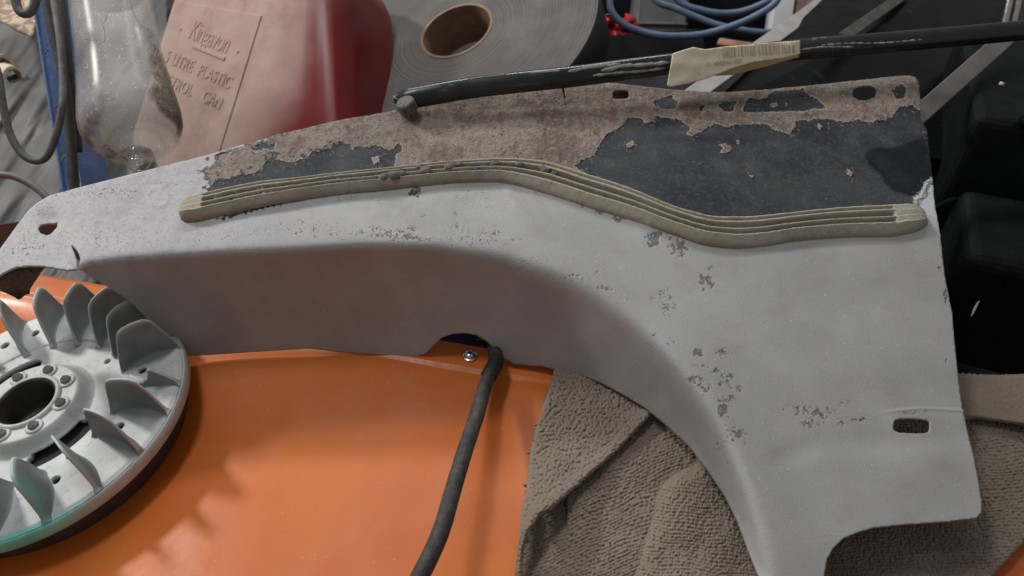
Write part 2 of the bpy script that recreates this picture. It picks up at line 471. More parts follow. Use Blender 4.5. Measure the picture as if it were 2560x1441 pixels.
d_paint = np.minimum(multi(PV, paint_polys), -multi(PV, unpaint))
d_rust = multi(PV, [rust_poly]); d_stain = multi(PV, [stain_poly]); d_white = multi(PV, [white_poly]); d_chip = multi(PV, [chip_poly])
pits = [(1767, 707, 18, 20, 1), (1775, 670, 7, 12, .8), (1512, 718, 26, 14, .75), (1560, 742, 34, 16, .75), (1652, 735, 24, 16, .9), (1668, 770, 24, 22, .9), (1640, 832, 22, 14, .7), (1675, 858, 20, 12, .7), (1745, 882, 14, 10, 1), (1800, 880, 24, 14, .9), (1755, 915, 20, 10, .9), (1790, 928, 22, 8, .9), (1815, 950, 20, 20, 1), (1735, 950, 20, 16, .95), (1762, 972, 14, 14, .9), (1847, 972, 9, 10, 1), (1818, 1000, 18, 15, .95), (1810, 1030, 18, 15, .95), (1840, 1085, 22, 18, .95), (1820, 1160, 8, 8, .8), (1635, 597, 22, 24, 1), (1697, 615, 20, 24, 1), (1547, 547, 20, 12, .95), (1500, 530, 12, 12, .9), (1417, 500, 10, 10, .85), (1460, 513, 12, 10, .9), (1353, 480, 30, 7, .85), (1140, 533, 7, 7, .9), (1145, 565, 16, 9, .85), (1207, 481, 6, 6, .85), (1173, 482, 7, 6, .85), (1137, 490, 12, 9, .75), (1243, 577, 15, 12, .6), (2020, 1058, 24, 13, 1), (2102, 1060, 11, 14, 1), (2065, 1050, 10, 10, .85), (2112, 1012, 18, 8, .9), (2150, 1050, 26, 6, .9), (2205, 1046, 14, 6, .8), (2030, 1030, 60, 12, .6), (2262, 1033, 30, 7, .6), (2320, 1033, 8, 5, .9), (2352, 672, 9, 10, 1), (2362, 742, 9, 16, 1), (2366, 905, 6, 12, .9), (1040, 480, 12, 12, 1.1), (1060, 540, 10, 6, .6),
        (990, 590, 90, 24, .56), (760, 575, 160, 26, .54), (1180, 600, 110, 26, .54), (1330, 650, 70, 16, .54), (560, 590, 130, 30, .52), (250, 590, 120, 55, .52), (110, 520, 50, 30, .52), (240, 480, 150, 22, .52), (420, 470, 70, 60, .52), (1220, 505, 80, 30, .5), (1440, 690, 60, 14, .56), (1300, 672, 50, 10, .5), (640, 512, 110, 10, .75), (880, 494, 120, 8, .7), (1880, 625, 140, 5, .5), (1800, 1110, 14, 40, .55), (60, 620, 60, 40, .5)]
pit = np.zeros(len(PV))
for cx, cy, rx, ry, a in pits:
    a = a * (1.33 if cx > 900 else 1.27) if a <= .6 else a
    m = (np.abs(PV[:, 0] - cx) < 3 * rx) & (np.abs(PV[:, 1] - cy) < 3 * ry)
    wx_ = fbm(PV[m, 0] / 16, PV[m, 1] / 16, 61, 2); wy_ = fbm(PV[m, 0] / 16, PV[m, 1] / 16, 64, 2)
    q = ((PV[m, 0] - cx) / rx + .95 * wx_) ** 2 + ((PV[m, 1] - cy) / ry + .95 * wy_) ** 2
    a = a * (.86 + .22 * rnd.random()); pit[m] = np.maximum(pit[m], a * np.exp(-.5 * q ** 1.2))
left = 1 - sstep(250, 1000, PV[:, 0] + 60 * fbm(PV[:, 0] / 160, PV[:, 1] / 160, 9))
left *= (1 - lipw)

# crusty relief where the rust sits on the paint, real height
crust = sstep(-1, 3, d_rust) * (1 - sstep(-2, 2, d_paint))
cn = fbm(PV[:, 0] / 7, PV[:, 1] / 7, 21, 3); cn2 = fbm(PV[:, 0] / 26, PV[:, 1] / 26, 25, 2)
P3 = P3 + PN * (crust * (.0005 + .0011 * np.abs(cn) * sstep(-.3, .5, cn2)))[:, None]
P3 = P3 - PN * (sstep(.5, .9, pit) * .00035 * sstep(-.1, .4, fbm(PV[:, 0] / 6, PV[:, 1] / 6, 40, 2)))[:, None]

mp = M('shot_blasted_steel_with_old_coats')
fine = mp.noise(900, 3, .6); mid = mp.noise(160, 4, .6); big = mp.noise(22, 3, .5); grit = mp.noise(2600, 2, .5)
base = mp.mix(mp.rng(big, .3, .7), (.305, .305, .302), (.37, .37, .368))
base = mp.mix(mp.mth('MULTIPLY', mp.rng(mp.noise(38, 5, .68), .50, .72), .5), base, (.285, .275, .27))
sv = mp.scaled((26, 420, 60), (0, 0, .5)); base = mp.mix(mp.mth('MULTIPLY', mp.rng(mp.noise(1.3, 4, .7, sv), .60, .70), .18), base, (.50, .50, .50))
sv2 = mp.scaled((300, 30, 60), (0, 0, .3)); base = mp.mix(mp.mth('MULTIPLY', mp.rng(mp.noise(1.1, 4, .7, sv2), .62, .72), .16), base, (.24, .235, .23))
base = mp.mix(mp.rng(fine, .2, .8), mp.mix(.25, base, (.25, .25, .26)), base)
frost = mp.rng(mp.mth('ADD', mid, mp.mth('MULTIPLY', big, .35)), .50, .78)
frosted = mp.mix(frost, (.285, .275, .285), (.375, .375, .382))
purp = mp.rng(mp.noise(400, 4, .7), .53, .63)
frosted = mp.mix(mp.mth('MULTIPLY', purp, .6), frosted, (.25, .22, .24))
base = mp.mix(mp.attr('left_end'), base, frosted)
pn = mp.mth('ADD', mp.mth('MULTIPLY', mp.noise(230, 4, .7, dist=.8), .55), mp.mth('MULTIPLY', mp.noise(620, 3, .7), .45))
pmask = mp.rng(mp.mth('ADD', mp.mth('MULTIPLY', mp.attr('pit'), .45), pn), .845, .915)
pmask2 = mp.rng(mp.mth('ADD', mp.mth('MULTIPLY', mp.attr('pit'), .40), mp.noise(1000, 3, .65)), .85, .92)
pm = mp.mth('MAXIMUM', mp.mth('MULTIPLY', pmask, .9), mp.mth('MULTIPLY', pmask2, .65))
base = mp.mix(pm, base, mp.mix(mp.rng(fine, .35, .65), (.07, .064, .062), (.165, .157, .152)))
halo = mp.mth('MULTIPLY', mp.rng(mp.mth('ADD', mp.mth('MULTIPLY', mp.attr('pit'), .45), pn), .76, .85), mp.mth('SUBTRACT', 1.0, pm)); base = mp.mix(mp.mth('MULTIPLY', mp.mth('MULTIPLY', halo, mp.rng(mp.attr('pit'), .25, .6)), .35), base, (.50, .50, .50))
spark = mp.mth('MULTIPLY', mp.rng(mp.vor(420), .13, .07), mp.rng(mp.noise(170, 2, .5), .55, .64))
base = mp.mix(spark, base, (.80, .82, .84))
# rust and old brown primer
rn = mp.noise(240, 5, .68); rn2 = mp.noise(60, 4, .6); rn3 = mp.noise(700, 4, .7)
low = mp.noise(15, 4, .6)
rc = mp.mix(mp.rng(low, .36, .50), (.165, .118, .098), (.285, .232, .188))
rc = mp.mix(mp.rng(mp.noise(19, 4, .6), .48, .62), rc, (.205, .175, .155))
rc = mp.mix(mp.mth('MULTIPLY', mp.rng(mp.noise(75, 5, .7), .50, .64), .75), rc, (.165, .092, .066))
rc = mp.mix(mp.mth('MULTIPLY', mp.rng(rn, .50, .66), .8), rc, (.33, .29, .235))
rc = mp.mix(mp.mth('MULTIPLY', mp.rng(mp.noise(210, 5, .72), .54, .64), .8), rc, (.15, .135, .125))
rc = mp.mix(mp.mth('MULTIPLY', mp.rng(mp.noise(360, 4, .72), .58, .66), .9), rc, (.06, .05, .047))
rc = mp.mix(mp.mth('MULTIPLY', mp.rng(rn3, .58, .68), .7), rc, (.42, .38, .32))
rd = mp.mth('ADD', mp.attr('d_rust'), mp.mth('ADD', mp.rng(mp.noise(85, 5, .65), 0, 1, -.75, .75, False), 0))
rmask = mp.rng(mp.mth('ADD', rd, mp.rng(mp.noise(420, 4, .7), 0, 1, -.35, .35, False)), -.10, .12)
col = mp.mix(rmask, base, rc)
# dark paint film
pd = mp.mth('ADD', mp.attr('d_paint'), mp.mth('ADD', mp.rng(mp.noise(240, 5, .68), 0, 1, -.10, .10, False), mp.rng(mp.noise(900, 2, .6), 0, 1, -.025, .025, False)))
flk = mp.mth('MULTIPLY', mp.rng(mp.noise(420, 4, .7), .58, .66), mp.rng(pd, .32, .0))
pd = mp.mth('SUBTRACT', pd, mp.mth('MULTIPLY', flk, .5))
pd = mp.mth('ADD', pd, mp.mth('MULTIPLY', mp.mth('MULTIPLY', mp.rng(mp.noise(150, 5, .7), .54, .62), mp.rng(mp.attr('left_end'), .0, .35)), mp.mth('MULTIPLY', mp.rng(mp.attr('d_paint'), -.42, -.05), .45)))
fpm = mp.rng(pd, -.006, .010)
edge = mp.mth('MULTIPLY', mp.mth('MULTIPLY', mp.rng(pd, -.045, -.012), mp.rng(pd, .008, -.004)), rmask)
pc = mp.mix(mp.rng(mp.noise(26, 4, .6), .35, .7), (.021, .026, .037), (.050, .052, .056))
pc = mp.mix(mp.mth('MULTIPLY', mp.rng(mp.noise(1100, 3, .6), .55, .75), .45), pc, (.12, .123, .13))
pspk = mp.mth('MULTIPLY', mp.rng(mp.vor(260), .10, .05), mp.rng(mp.noise(90, 2, .5), .52, .62))
pc = mp.mix(mp.mth('MULTIPLY', mp.rng(mp.noise(420, 4, .7), .50, .66), .30), pc, (.14, .14, .14))
pc = mp.mix(pspk, pc, (.38, .36, .32))
pc = mp.mix(mp.mth('MULTIPLY', mp.rng(mp.noise(45, 5, .7), .52, .70), .35), pc, (.125, .12, .112))
sm = mp.rng(mp.mth('ADD', mp.attr('d_stain'), mp.rng(mp.noise(120, 3, .6), 0, 1, -.07, .07, False)), -.05, .07)
pc = mp.mix(mp.mth('MULTIPLY', sm, .93), pc, mp.mix(mp.rng(mp.noise(60, 4, .6), .4, .7), (.007, .009, .015), (.018, .021, .028)))
col = mp.mix(mp.mth('MULTIPLY', edge, .75), col, (.46, .41, .33))
col = mp.mix(fpm, col, pc)
wm = mp.rng(mp.mth('ADD', mp.attr('d_white'), mp.rng(mp.noise(520, 4, .7), 0, 1, -.14, .14, False)), -.01, .03)
col = mp.mix(wm, col, mp.mix(fine, (.36, .38, .40), (.62, .64, .66)))
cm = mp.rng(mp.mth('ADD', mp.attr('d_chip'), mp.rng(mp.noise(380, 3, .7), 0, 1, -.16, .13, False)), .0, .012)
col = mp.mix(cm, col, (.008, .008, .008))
rgh = mp.mixf(fpm, mp.mixf(rmask, mp.rng(mid, .3, .7, .50, .62), .85), mp.mixf(sm, .70, .22))
hgt = mp.mth('ADD', mp.mth('MULTIPLY', fine, .22), mp.mth('MULTIPLY', grit, .10))
hgt = mp.mth('SUBTRACT', hgt, mp.mth('MULTIPLY', pm, .9))
hr = mp.mth('MULTIPLY', mp.mth('MULTIPLY', rmask, mp.mth('SUBTRACT', 1.0, fpm)), mp.mth('ADD', mp.mth('ADD', mp.mth('MULTIPLY', rn, 1.3), mp.mth('MULTIPLY', rn3, 1.0)), 1.3))
hgt = mp.mth('ADD', hgt, mp.mth('MULTIPLY', hr, 1.5))
PANEL_MAT = mp.set(col=col, rough=rgh, metal=mp.mixf(rmask, .12, 0.0), spec=mp.mixf(fpm, .4, .22), nrm=mp.bump(hgt, .0009, .9))

panel = thing('steel_panel', 'large grey steel panel with rusty upper edge and beige ribbed strip', 'metal panel', tuple(PA))
me = mesh_arrays('sheet', P3 - PA, PF[:, ::-1])
for nm, arr in (('d_paint', d_paint / 100), ('d_rust', d_rust / 60), ('d_stain', d_stain / 100), ('d_white', d_white / 100), ('d_chip', d_chip / 100), ('pit', pit), ('left_end', left)):
    a = me.attributes.new(nm, 'FLOAT', 'POINT'); a.data.foreach_set('value', arr.astype(np.float32))
sheet = bpy.data.objects.new('sheet', me); COL.objects.link(sheet); me.materials.append(PANEL_MAT); sheet.parent = panel
solid(sheet, .0013, -1.0)

# --- rusty stub of the torn lip at the left end
RUST_DARK = simple('dark_rust', (.045, .035, .03), (.11, .06, .035), 160, .8, bumpd=.0006, dust=.6, dustc=(.20, .10, .05))
tab = np.asarray([(-60, 728), (0, 689), (43, 669), (73, 666), (108, 667), (98, 690), (82, 712), (70, 735), (55, 740), (46, 748), (20, 736), (0, 727), (-60, 735)], float)
TV, TF = plate_grid(-60, 115, 660, 752, 3.0, lambda P: sdf(P, tab))
fr = sstep(0, 75, TV[:, 1] - np.interp(TV[:, 0], [-60, 0, 43, 73, 108], [728, 689, 669, 666, 667]))
tz = on_plane(TV, PA, PN)[:, 2] - .0016 - fr * .024 + .0008 * fbm(TV[:, 0] / 14, TV[:, 1] / 14, 5)
o = link('torn_lip', mesh_arrays('torn_lip', at_z(TV, tz), TF[:, ::-1]), RUST_DARK, panel); solid(o, .0013)

# --- ribbed strip
up_px = spline([(480, 487), (507, 480), (573, 465), (657, 450), (740, 442), (840, 430), (940, 420), (1073, 406), (1127, 401), (1227, 395), (1293, 394), (1360, 400), (1410, 413), (1460, 430), (1527, 450), (1600, 477), (1680, 510), (1747, 530), (1780, 537), (1813, 539), (1880, 538), (1980, 528), (2087, 517), (2203, 510), (2256, 508)], 520)
lo_px = spline([(478, 555), (500, 553), (573, 537), (640, 522), (740, 503), (840, 488), (940, 478), (1027, 469), (1127, 460), (1227, 456), (1277, 462), (1343, 480), (1427, 507), (1500, 530), (1593, 557), (1647, 577), (1713, 599), (1747, 610), (1797, 618), (1847, 622), (1913, 617), (1980, 605), (2047, 599), (2120, 595), (2220, 593), (2262, 586)], 520)
# match the two edges so that ribs run square across
dd = np.linalg.norm(up_px[:, None] - lo_px[None], axis=2)
HS = .0070
U3 = on_plane(up_px, PA + PN * HS, PN); L3 = on_plane(lo_px, PA, PN)
U3 = U3 - PN * (((U3 - PA) @ PN))[:, None]
prof = [(0, 0), (.012, .18), (.035, .34), (.07, .48), (.12, .62), (.18, .76), (.24, .88), (.285, .97), (.315, 1.03), (.335, 1.05), (.355, 1.0), (.368, .78), (.382, .50), (.40, .22), (.47, .22), (.492, .42), (.506, .88), (.52, 1.03), (.545, 1.05), (.567, .96), (.58, .72), (.594, .42), (.615, .20), (.70, .20), (.722, .46), (.738, .90), (.754, 1.04), (.775, 1.06), (.80, 1.03), (.825, .80), (.845, .66), (.87, .66), (.89, .84), (.91, 1.0), (.94, 1.02), (.965, .95), (.982, .80), (.995, .55), (1.0, .25), (1.0, 0)]
pw = np.array([q[0] for q in prof]); pwx = np.where(pw < .335, pw * .85, .285 + (pw - .335) / .665 * .715); ph = np.array([q[1] for q in prof])
K0, K1 = 18, 26
rows = []; srow = []
for k in range(K0, 0, -1): rows.append(('a', k / K0))
for i in range(520): rows.append(('m', i))
for k in range(1, K1 + 1): rows.append(('b', k / K1))
ta = unit((L3[0] + U3[0]) / 2 - (L3[6] + U3[6]) / 2); tb = unit((L3[-1] + U3[-1]) / 2 - (L3[-7] + U3[-7]) / 2)
SV = []
for kind, q in rows:
    if kind == 'm':
        l, u = L3[q], U3[q]; sc = 1.0; x = (lo_px[q, 0] + up_px[q, 0]) / 2; s = q / 519
    else:
        i = 0 if kind == 'a' else -1; a = q * math.pi / 2
        ln, tt = (.0085, ta) if kind == 'a' else (.018, tb)
        mid3 = (L3[i] + U3[i]) / 2; l = mid3 + (L3[i] - mid3) * math.cos(a) ** .9 + tt * ln * math.sin(a); u = mid3 + (U3[i] - mid3) * math.cos(a) ** .9 + tt * ln * math.sin(a)
        sc = max(math.cos(a), 0) ** (.55 if kind == 'a' else .8); x = 470 if kind == 'a' else 2290; s = 0 if kind == 'a' else 1
    g = 1.0 if (kind == 'm' and 8 < q < 512) else 0.0
    smoothp = np.minimum(1, ph) if g else None
    base_h = np.where(pw < .33, ph, np.where(pw > .95, ph, 1.0))
    h = ph if g else base_h
    # worn, mud-filled grooves towards the left end
    fill = float(sstep(1150, 620, x))
    nzr = fbm(np.full(len(pw), x / 13.), pw * 24, 51, 3)
    h = np.where((pw > .36) & (pw < .74), h + g * fill * np.clip(.30 + .55 * nzr, 0, .8) * (1.0 - np.clip((h - .22) / .75, 0, 1)), h)
    bead = np.exp(-((pw - .335) / .02) ** 2) + np.exp(-((pw - .53) / .02) ** 2) + .8 * np.exp(-((pw - .76) / .02) ** 2)
    h = h + g * bead * (.015 * np.sin(x / 2.1 + 3 * perlin(np.full(1, x / 40.), np.zeros(1), 3)) + .05 * perlin(np.full(len(pw), x / 5.), pw * 30, 52)) * sstep(560, 900, x)
    h = h + (pw > .02) * (pw < .99) * .035 * fbm(np.full(len(pw), x / 18.), pw * 12, 53, 2)
    SV.append(l[None] + (u - l)[None] * pwx[:, None] + PN[None] * (h * sc * HS + .0002)[:, None])
SV = np.array(SV) + PN * .0
# follow the sheet's own relief
nr, nc = SV.shape[:2]
i = np.arange(nr - 1)[:, None] * nc; j = np.arange(nc - 1)[None]
SF = np.stack([i + j, i + j + 1, i + nc + j + 1, i + nc + j], -1).reshape(-1, 4)
ms = M('aged_beige_rubber')
b1 = ms.mix(ms.rng(ms.noise(40, 4, .6), .3, .7), (.30, .265, .195), (.35, .315, .245))
b1 = ms.mix(ms.rng(ms.noise(18, 2, .5), .4, .65), b1, (.36, .335, .285))
b1 = ms.mix(ms.mth('MULTIPLY', ms.rng(ms.noise(300, 5, .7), .52, .68), .65), b1, (.21, .19, .165))
b1 = ms.mix(ms.mth('MULTIPLY', ms.rng(ms.noise(70, 4, .65), .50, .68), .5), b1, (.24, .215, .185))
b1 = ms.mix(ms.mth('MULTIPLY', ms.rng(ms.noise(700, 3, .7), .60, .70), .5), b1, (.46, .43, .35))
b1 = ms.mix(ms.mth('MULTIPLY', ms.attr('worn_bright'), ms.rng(ms.noise(220, 4, .65), .25, .6, .35, .85)), b1, (.50, .47, .39))  # ridge crests lightened: wear plus rear light painted into the colour
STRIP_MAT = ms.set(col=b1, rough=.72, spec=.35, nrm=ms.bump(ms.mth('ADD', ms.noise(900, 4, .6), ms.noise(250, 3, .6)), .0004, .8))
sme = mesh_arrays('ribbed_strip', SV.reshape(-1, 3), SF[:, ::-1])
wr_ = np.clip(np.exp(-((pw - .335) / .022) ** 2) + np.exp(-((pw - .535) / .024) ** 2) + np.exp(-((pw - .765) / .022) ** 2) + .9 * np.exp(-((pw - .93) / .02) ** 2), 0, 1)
at_ = sme.attributes.new('worn_bright', 'FLOAT', 'POINT'); at_.data.foreach_set('value', np.tile(wr_, nr).astype(np.float32))
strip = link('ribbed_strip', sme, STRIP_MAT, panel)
# added dark plate behind the left slot, standing in for the shade there
BACKM = simple('slot_shade_black', (.012, .010, .009), (.02, .017, .015), 120, .9)
bm = bmesh.new(); c0 = on_plane([(550, 398)], PA, PN)[0] - PN * .010; box(bm, c0, (unit(on_plane([(700, 360)], PA, PN)[0] - on_plane([(550, 398)], PA, PN)[0]), np.cross(PN, unit(on_plane([(700, 360)], PA, PN)[0] - on_plane([(550, 398)], PA, PN)[0])), PN), (.020, .008, .001)); obj_bm('added_dark_plate', bm, BACKM, panel, False)

# --- dried mud in the strip's grooves
MUD = simple('dried_grey_mud', (.13, .122, .11), (.21, .197, .175), 300, .9, bumpd=.0008)
bm = bmesh.new()
def blob(bm, c, r, ax, sq=(1, 1, .6), seed=0, sub=2):
    q = bmesh.ops.create_icosphere(bm, subdivisions=sub, radius=1.0)['verts']
    rr = np.random.RandomState(seed); off = rr.rand(3) * 50
    for v in q:
        p = np.array(v.co); k = 1 + .38 * float(perlin(np.array([p[0] * 1.3 + off[0]]), np.array([p[1] * 1.3 + p[2] * 1.1 + off[1]]), 7)) + .25 * float(perlin(np.array([p[0] * 3 + off[2]]), np.array([p[1] * 3 - p[2] * 2.7]), 8))
        p = p * k * r * np.array(sq); v.co = Vector(np.asarray(c) + p[0] * ax[0] + p[1] * ax[1] + p[2] * ax[2])
TS = unit(L3[150] - L3[100]); AX = (TS, np.cross(PN, TS), PN)
mud_list = [(1130, .70, 3.0), (1120, .62, 2.6), (1148, .74, 2.2), (985, .46, 4.0), (960, .44, 3.0), (1005, .48, 2.8), (1067, .58, 3.2), (1063, .70, 2.2), (1190, .48, 1.7), (1237, .70, 2.6), (1300, .72, 2.3), (1365, .66, 2.6), (1352, .72, 2.0), (1385, .62, 1.8), (1000, .72, 2.0), (925, .74, 1.8), (1045, .8, 1.6), (850, .55, 2.6), (830, .62, 2.0), (880, .52, 2.2)]
for _ in range(46): mud_list.append((rnd.uniform(520, 900), rnd.choice([.44, .56, .68, .5, .6]) + rnd.uniform(-.05, .05), rnd.uniform(.8, 2.1)))
midx = (lo_px[:, 0] + up_px[:, 0]) / 2
for k, (x, w, r) in enumerate(mud_list):
    i = int(np.argmin(np.abs(midx - x))); c = L3[i] + (U3[i] - L3[i]) * (.285 + (w - .335) / .665 * .715) + PN * HS * (1.0 if x > 940 else .72)
    blob(bm, c, r * .001, AX, (1.35, 1.0, .6), k)
for k in range(9):
    blob(bm, on_plane([(rnd.gauss(1038, 7), rnd.gauss(479, 6))], PA, PN)[0], rnd.uniform(.7, 2.0) * .001, AX, (1, 1, .6), 300 + k, 1)
mud = obj_bm('dried_mud', bm, MUD, panel); mud['kind'] = 'stuff'

# --- captive bolt at the top edge
BOLT = simple('dusty_dark_bolt', (.05, .05, .05), (.10, .095, .085), 200, .65, bumpd=.0003, dust=.5, dustc=(.33, .28, .22))
b0 = on_plane([(1031, 292)], PA, PN)[0]
axb = unit(unit(at_t([(1012, 255)], .548)[0] - b0))
bm = bmesh.new()
lathe(bm, [(0, -.002), (.0055, -.002), (.0055, .006), (.0072, .0065), (.0074, .008), (.0071, .0145), (.0060, .0155), (0, .0158)], b0, axb, 12)
bolt = obj_bm('bolt', bm, BOLT, panel, False)

# ================================================================== FLYWHEEL
FN = unit([-0.10389948, -0.03468949, 0.99398266]); FC = np.array([-0.32049502, 0.31346108, 0.00856886])
F1 = unit(np.cross([0, 1, 0], FN)); F2 = np.cross(FN, F1)
fw = thing('flywheel', 'grey cast flywheel with a ring of cooling fins, one snapped off', 'flywheel', tuple(FC - FN * .033))
def fl(x, y, h=0.0): return FC + F1 * x + F2 * y + FN * h
def FL(A): return FC + np.outer(A[:, 0], F1) + np.outer(A[:, 1], F2) + np.outer(A[:, 2], FN)
mf = M('bead_blasted_alloy')
c = mf.mix(mf.rng(mf.noise(35, 3, .6), .3, .7), (.46, .48, .475), (.55, .565, .56))
c = mf.mix(mf.mth('MULTIPLY', mf.rng(mf.noise(900, 3, .6), .52, .7), .35), c, (.36, .37, .38))
c = mf.mix(mf.mth('MULTIPLY', mf.rng(mf.noise(120, 5, .7), .52, .68), .45), c, (.27, .275, .27))
c = mf.mix(mf.mth('MULTIPLY', mf.rng(mf.vor(300), .06, .03), .8), c, (.12, .11, .10))
mint = mf.attr('mint'); c = mf.mix(mint, c, mf.mix(mf.rng(mf.noise(60, 3, .6), .3, .7), (.10, .52, .46), (.20, .66, .58)))
ALLOY = mf.set(col=c, rough=.58, metal=.15, spec=.4, nrm=mf.bump(mf.mth('ADD', mf.noise(1500, 2, .6), mf.noise(300, 3, .5)), .0002, .8))


def add_mint(me, V):
    """leftover mint green paint on the rim and fins nearest the viewer"""
    q = (np.asarray(V) - FC); x, y, h = q @ F1, q @ F2, q @ FN; r = np.hypot(x, y); an = np.degrees(np.arctan2(y, x))
    w = sstep(-36, -66, an) * (an < 0) * (an > -170)
    m = w * sstep(.094, .0985, r) * .95 + .55 * sstep(-44, -66, an) * (an < 0) * (an > -170) * sstep(.075, .09, r) * sstep(.002, .008, h)
    a = me.attributes.new('mint', 'FLOAT', 'POINT'); a.data.foreach_set('value', np.clip(m, 0, 1).astype(np.float32))


def disc_fun(P):
    r = np.hypot(P[:, 0], P[:, 1]); d = np.minimum(.0985 - r, r - .0185)
    for rr, an, hr in ((.0805, 130, .0031), (.0795, 115, .0031), (.053, 48, .0023), (.0715, 23, .0031), (.0705, -15.5, .0031), (.0705, -53.5, .0031), (.0715, -92, .0031), (.0715, 168, .0031), (.0715, 205, .0031), (.0715, -130, .0031)):
        d = np.minimum(d, np.hypot(P[:, 0] - rr * math.cos(R(an)), P[:, 1] - rr * math.sin(R(an))) - hr)
    for ac in (-41, 139):
        an = np.degrees(np.arctan2(P[:, 1], P[:, 0])); da = (an - ac + 180) % 360 - 180
        da = np.clip(da, -22, 22); a = np.radians(ac + da)
        d = np.minimum(d, np.hypot(P[:, 0] - .0455 * np.cos(a), P[:, 1] - .0455 * np.sin(a)) - .0062)
    return d


DV, DF = plate_grid(-.1, .1, -.1, .1, .00075, disc_fun)
r = np.hypot(DV[:, 0], DV[:, 1])
z = .008 * (1 - sstep(.0315, .039, r)) - .0009 * (r > .039) * (1 - sstep(.0612, .0622, r)) - .0006 * np.exp(-((r - .0617) / .0005) ** 2)
z -= .0012 * sstep(.095, .0985, r)
me = mesh_arrays('disc', FL(np.c_[DV, z]), DF); add_mint(me, FL(np.c_[DV, z]))
o = link('disc', me, ALLOY, fw); solid(o, .0045)
# rim band of the casting
bm = bmesh.new(); lathe(bm, [(.0975, -.0014), (.0992, -.0018), (.1000, -.003), (.1003, -.0095), (.0996, -.0105), (.093, -.0105), (.093, -.004)], FC, FN, 180, F1)
me = bpy.data.meshes.new('rim'); bmesh.ops.recalc_face_normals(bm, faces=bm.faces)
for f in bm.faces: f.smooth = True
V = [np.array(v.co) for v in bm.verts]; bm.to_mesh(me); bm.free(); add_mint(me, V); o = link('rim', me, ALLOY, fw); smooth_by_angle(o, 40)
MAG = simple('dark_oily_steel', (.045, .045, .048), (.085, .08, .078), 90, .5, bumpd=.0004, metal=.3, dust=.3, dustc=(.10, .10, .10))
bm = bmesh.new(); lathe(bm, [(.020, -.006), (.0950, -.0100), (.0945, -.012), (.0900, -.031), (.0875, -.033), (.080, -.033), (.080, -.016), (.020, -.014)], FC, FN, 128, F1)
o = obj_bm('magnet_ring', bm, MAG, fw); smooth_by_angle(o, 40)
# threaded bore
DARK = simple('dark_steel', (.03, .03, .03), (.07, .065, .06), 150, .42, metal=.5)
pr = [(.0215, .0080), (.0213, .0094), (.0203, .0098), (.0190, .0096)]
for k in range(14): pr += [(.0183, .0088 - k * .0016), (.0176, .0080 - k * .0016)]
pr += [(.0160, -.014), (.0090, -.0145), (.0085, -.020), (0, -.020)]
bm = bmesh.new(); lathe(bm, pr, FC, FN, 72, F1)
o = obj_bm('threaded_bore', bm, DARK, fw); smooth_by_angle(o, 50)
bm = bmesh.new(); lathe(bm, [(.0225, .0079), (.0222, .0092), (.0208, .0101), (.0196, .0100), (.0188, .0092)], FC, FN, 72, F1)
obj_bm('bore_lip', bm, ALLOY, fw)
# rivets
riv = None
for k in range(8):
    an = -8 + 45 * k; p = fl(.0262 * math.cos(R(an)), .0262 * math.sin(R(an)), .008)
    if riv is None:
        bm = bmesh.new(); lathe(bm, [(.0056, 0), (.0056, .0008), (.0051, .0012), (.0036, .0012)], p, FN, 24, F1)
        riv = obj_bm('rivet', bm, ALLOY, fw); riv['home'] = 0
        RIVM = simple('dull_rivet', (.20, .20, .20), (.30, .29, .28), 300, .6, bumpd=.0003)
        bm = bmesh.new(); lathe(bm, [(.0031, .0010), (.0030, .0028), (.0026, .0034), (0, .0036)], p, FN, 18, F1)
        for gx_ in range(-3, 4):
            for gy_ in range(-3, 4):
                if gx_ * gx_ + gy_ * gy_ < 9:
                    box(bm, p + F1 * gx_ * .0008 + F2 * gy_ * .0008 + FN * .0037, (F1, F2, FN), (.00025, .00025, .0003))
        hd = obj_bm('rivet_head', bm, RIVM, None); hd.parent = riv; hd.matrix_parent_inverse = Matrix.Translation(fw.location).inverted()
        home = p; del riv['home']
        # keep coordinates local to the rivet so copies can be moved
        hd.matrix_parent_inverse = Matrix.Identity(4)
        for ob in (riv, hd):
            for v in ob.data.vertices: v.co -= Vector(p)
        riv.matrix_parent_inverse = Matrix.Identity(4); riv.location = Vector(p) - fw.location
    else:
        c_ = riv.copy(); COL.objects.link(c_); c_.parent = fw; c_.location = Vector(p) - fw.location
        h_ = hd.copy(); COL.objects.link(h_); h_.parent = c_
mfin = M('dull_fin_alloy')
c = mfin.mix(mfin.rng(mfin.noise(45, 3, .6), .3, .7), (.17, .195, .188), (.245, .27, .26))
c = mfin.mix(mfin.mth('MULTIPLY', mfin.rng(mfin.noise(900, 3, .6), .52, .7), .35), c, (.18, .19, .19))
c = mfin.mix(mfin.attr('worn_bright'), c, (.52, .54, .53))
c = mfin.mix(mfin.attr('mint'), c, (.14, .50, .44))
FINM = mfin.set(col=c, rough=.6, metal=.1, spec=.35, nrm=mfin.bump(mfin.noise(1200, 2, .6), .0002, .8))
# fins: one every 18 degrees
FP = [(.0575, 0), (.0605, .010), (.0660, .0255), (.0690, .0315), (.0735, .0338), (.0800, .0345), (.0870, .0340), (.0912, .0305), (.0940, .0200), (.0965, .0080), (.0985, .0)]
BROKEN = [(.066, 0), (.0665, .0028), (.070, .0032), (.0725, .0048), (.0748, .0046), (.0762, .0062), (.0790, .0070), (.0800, .0105), (.0815, .0120), (.0822, .0155), (.0840, .0172), (.0855, .0160), (.0970, .0040), (.0985, 0)]


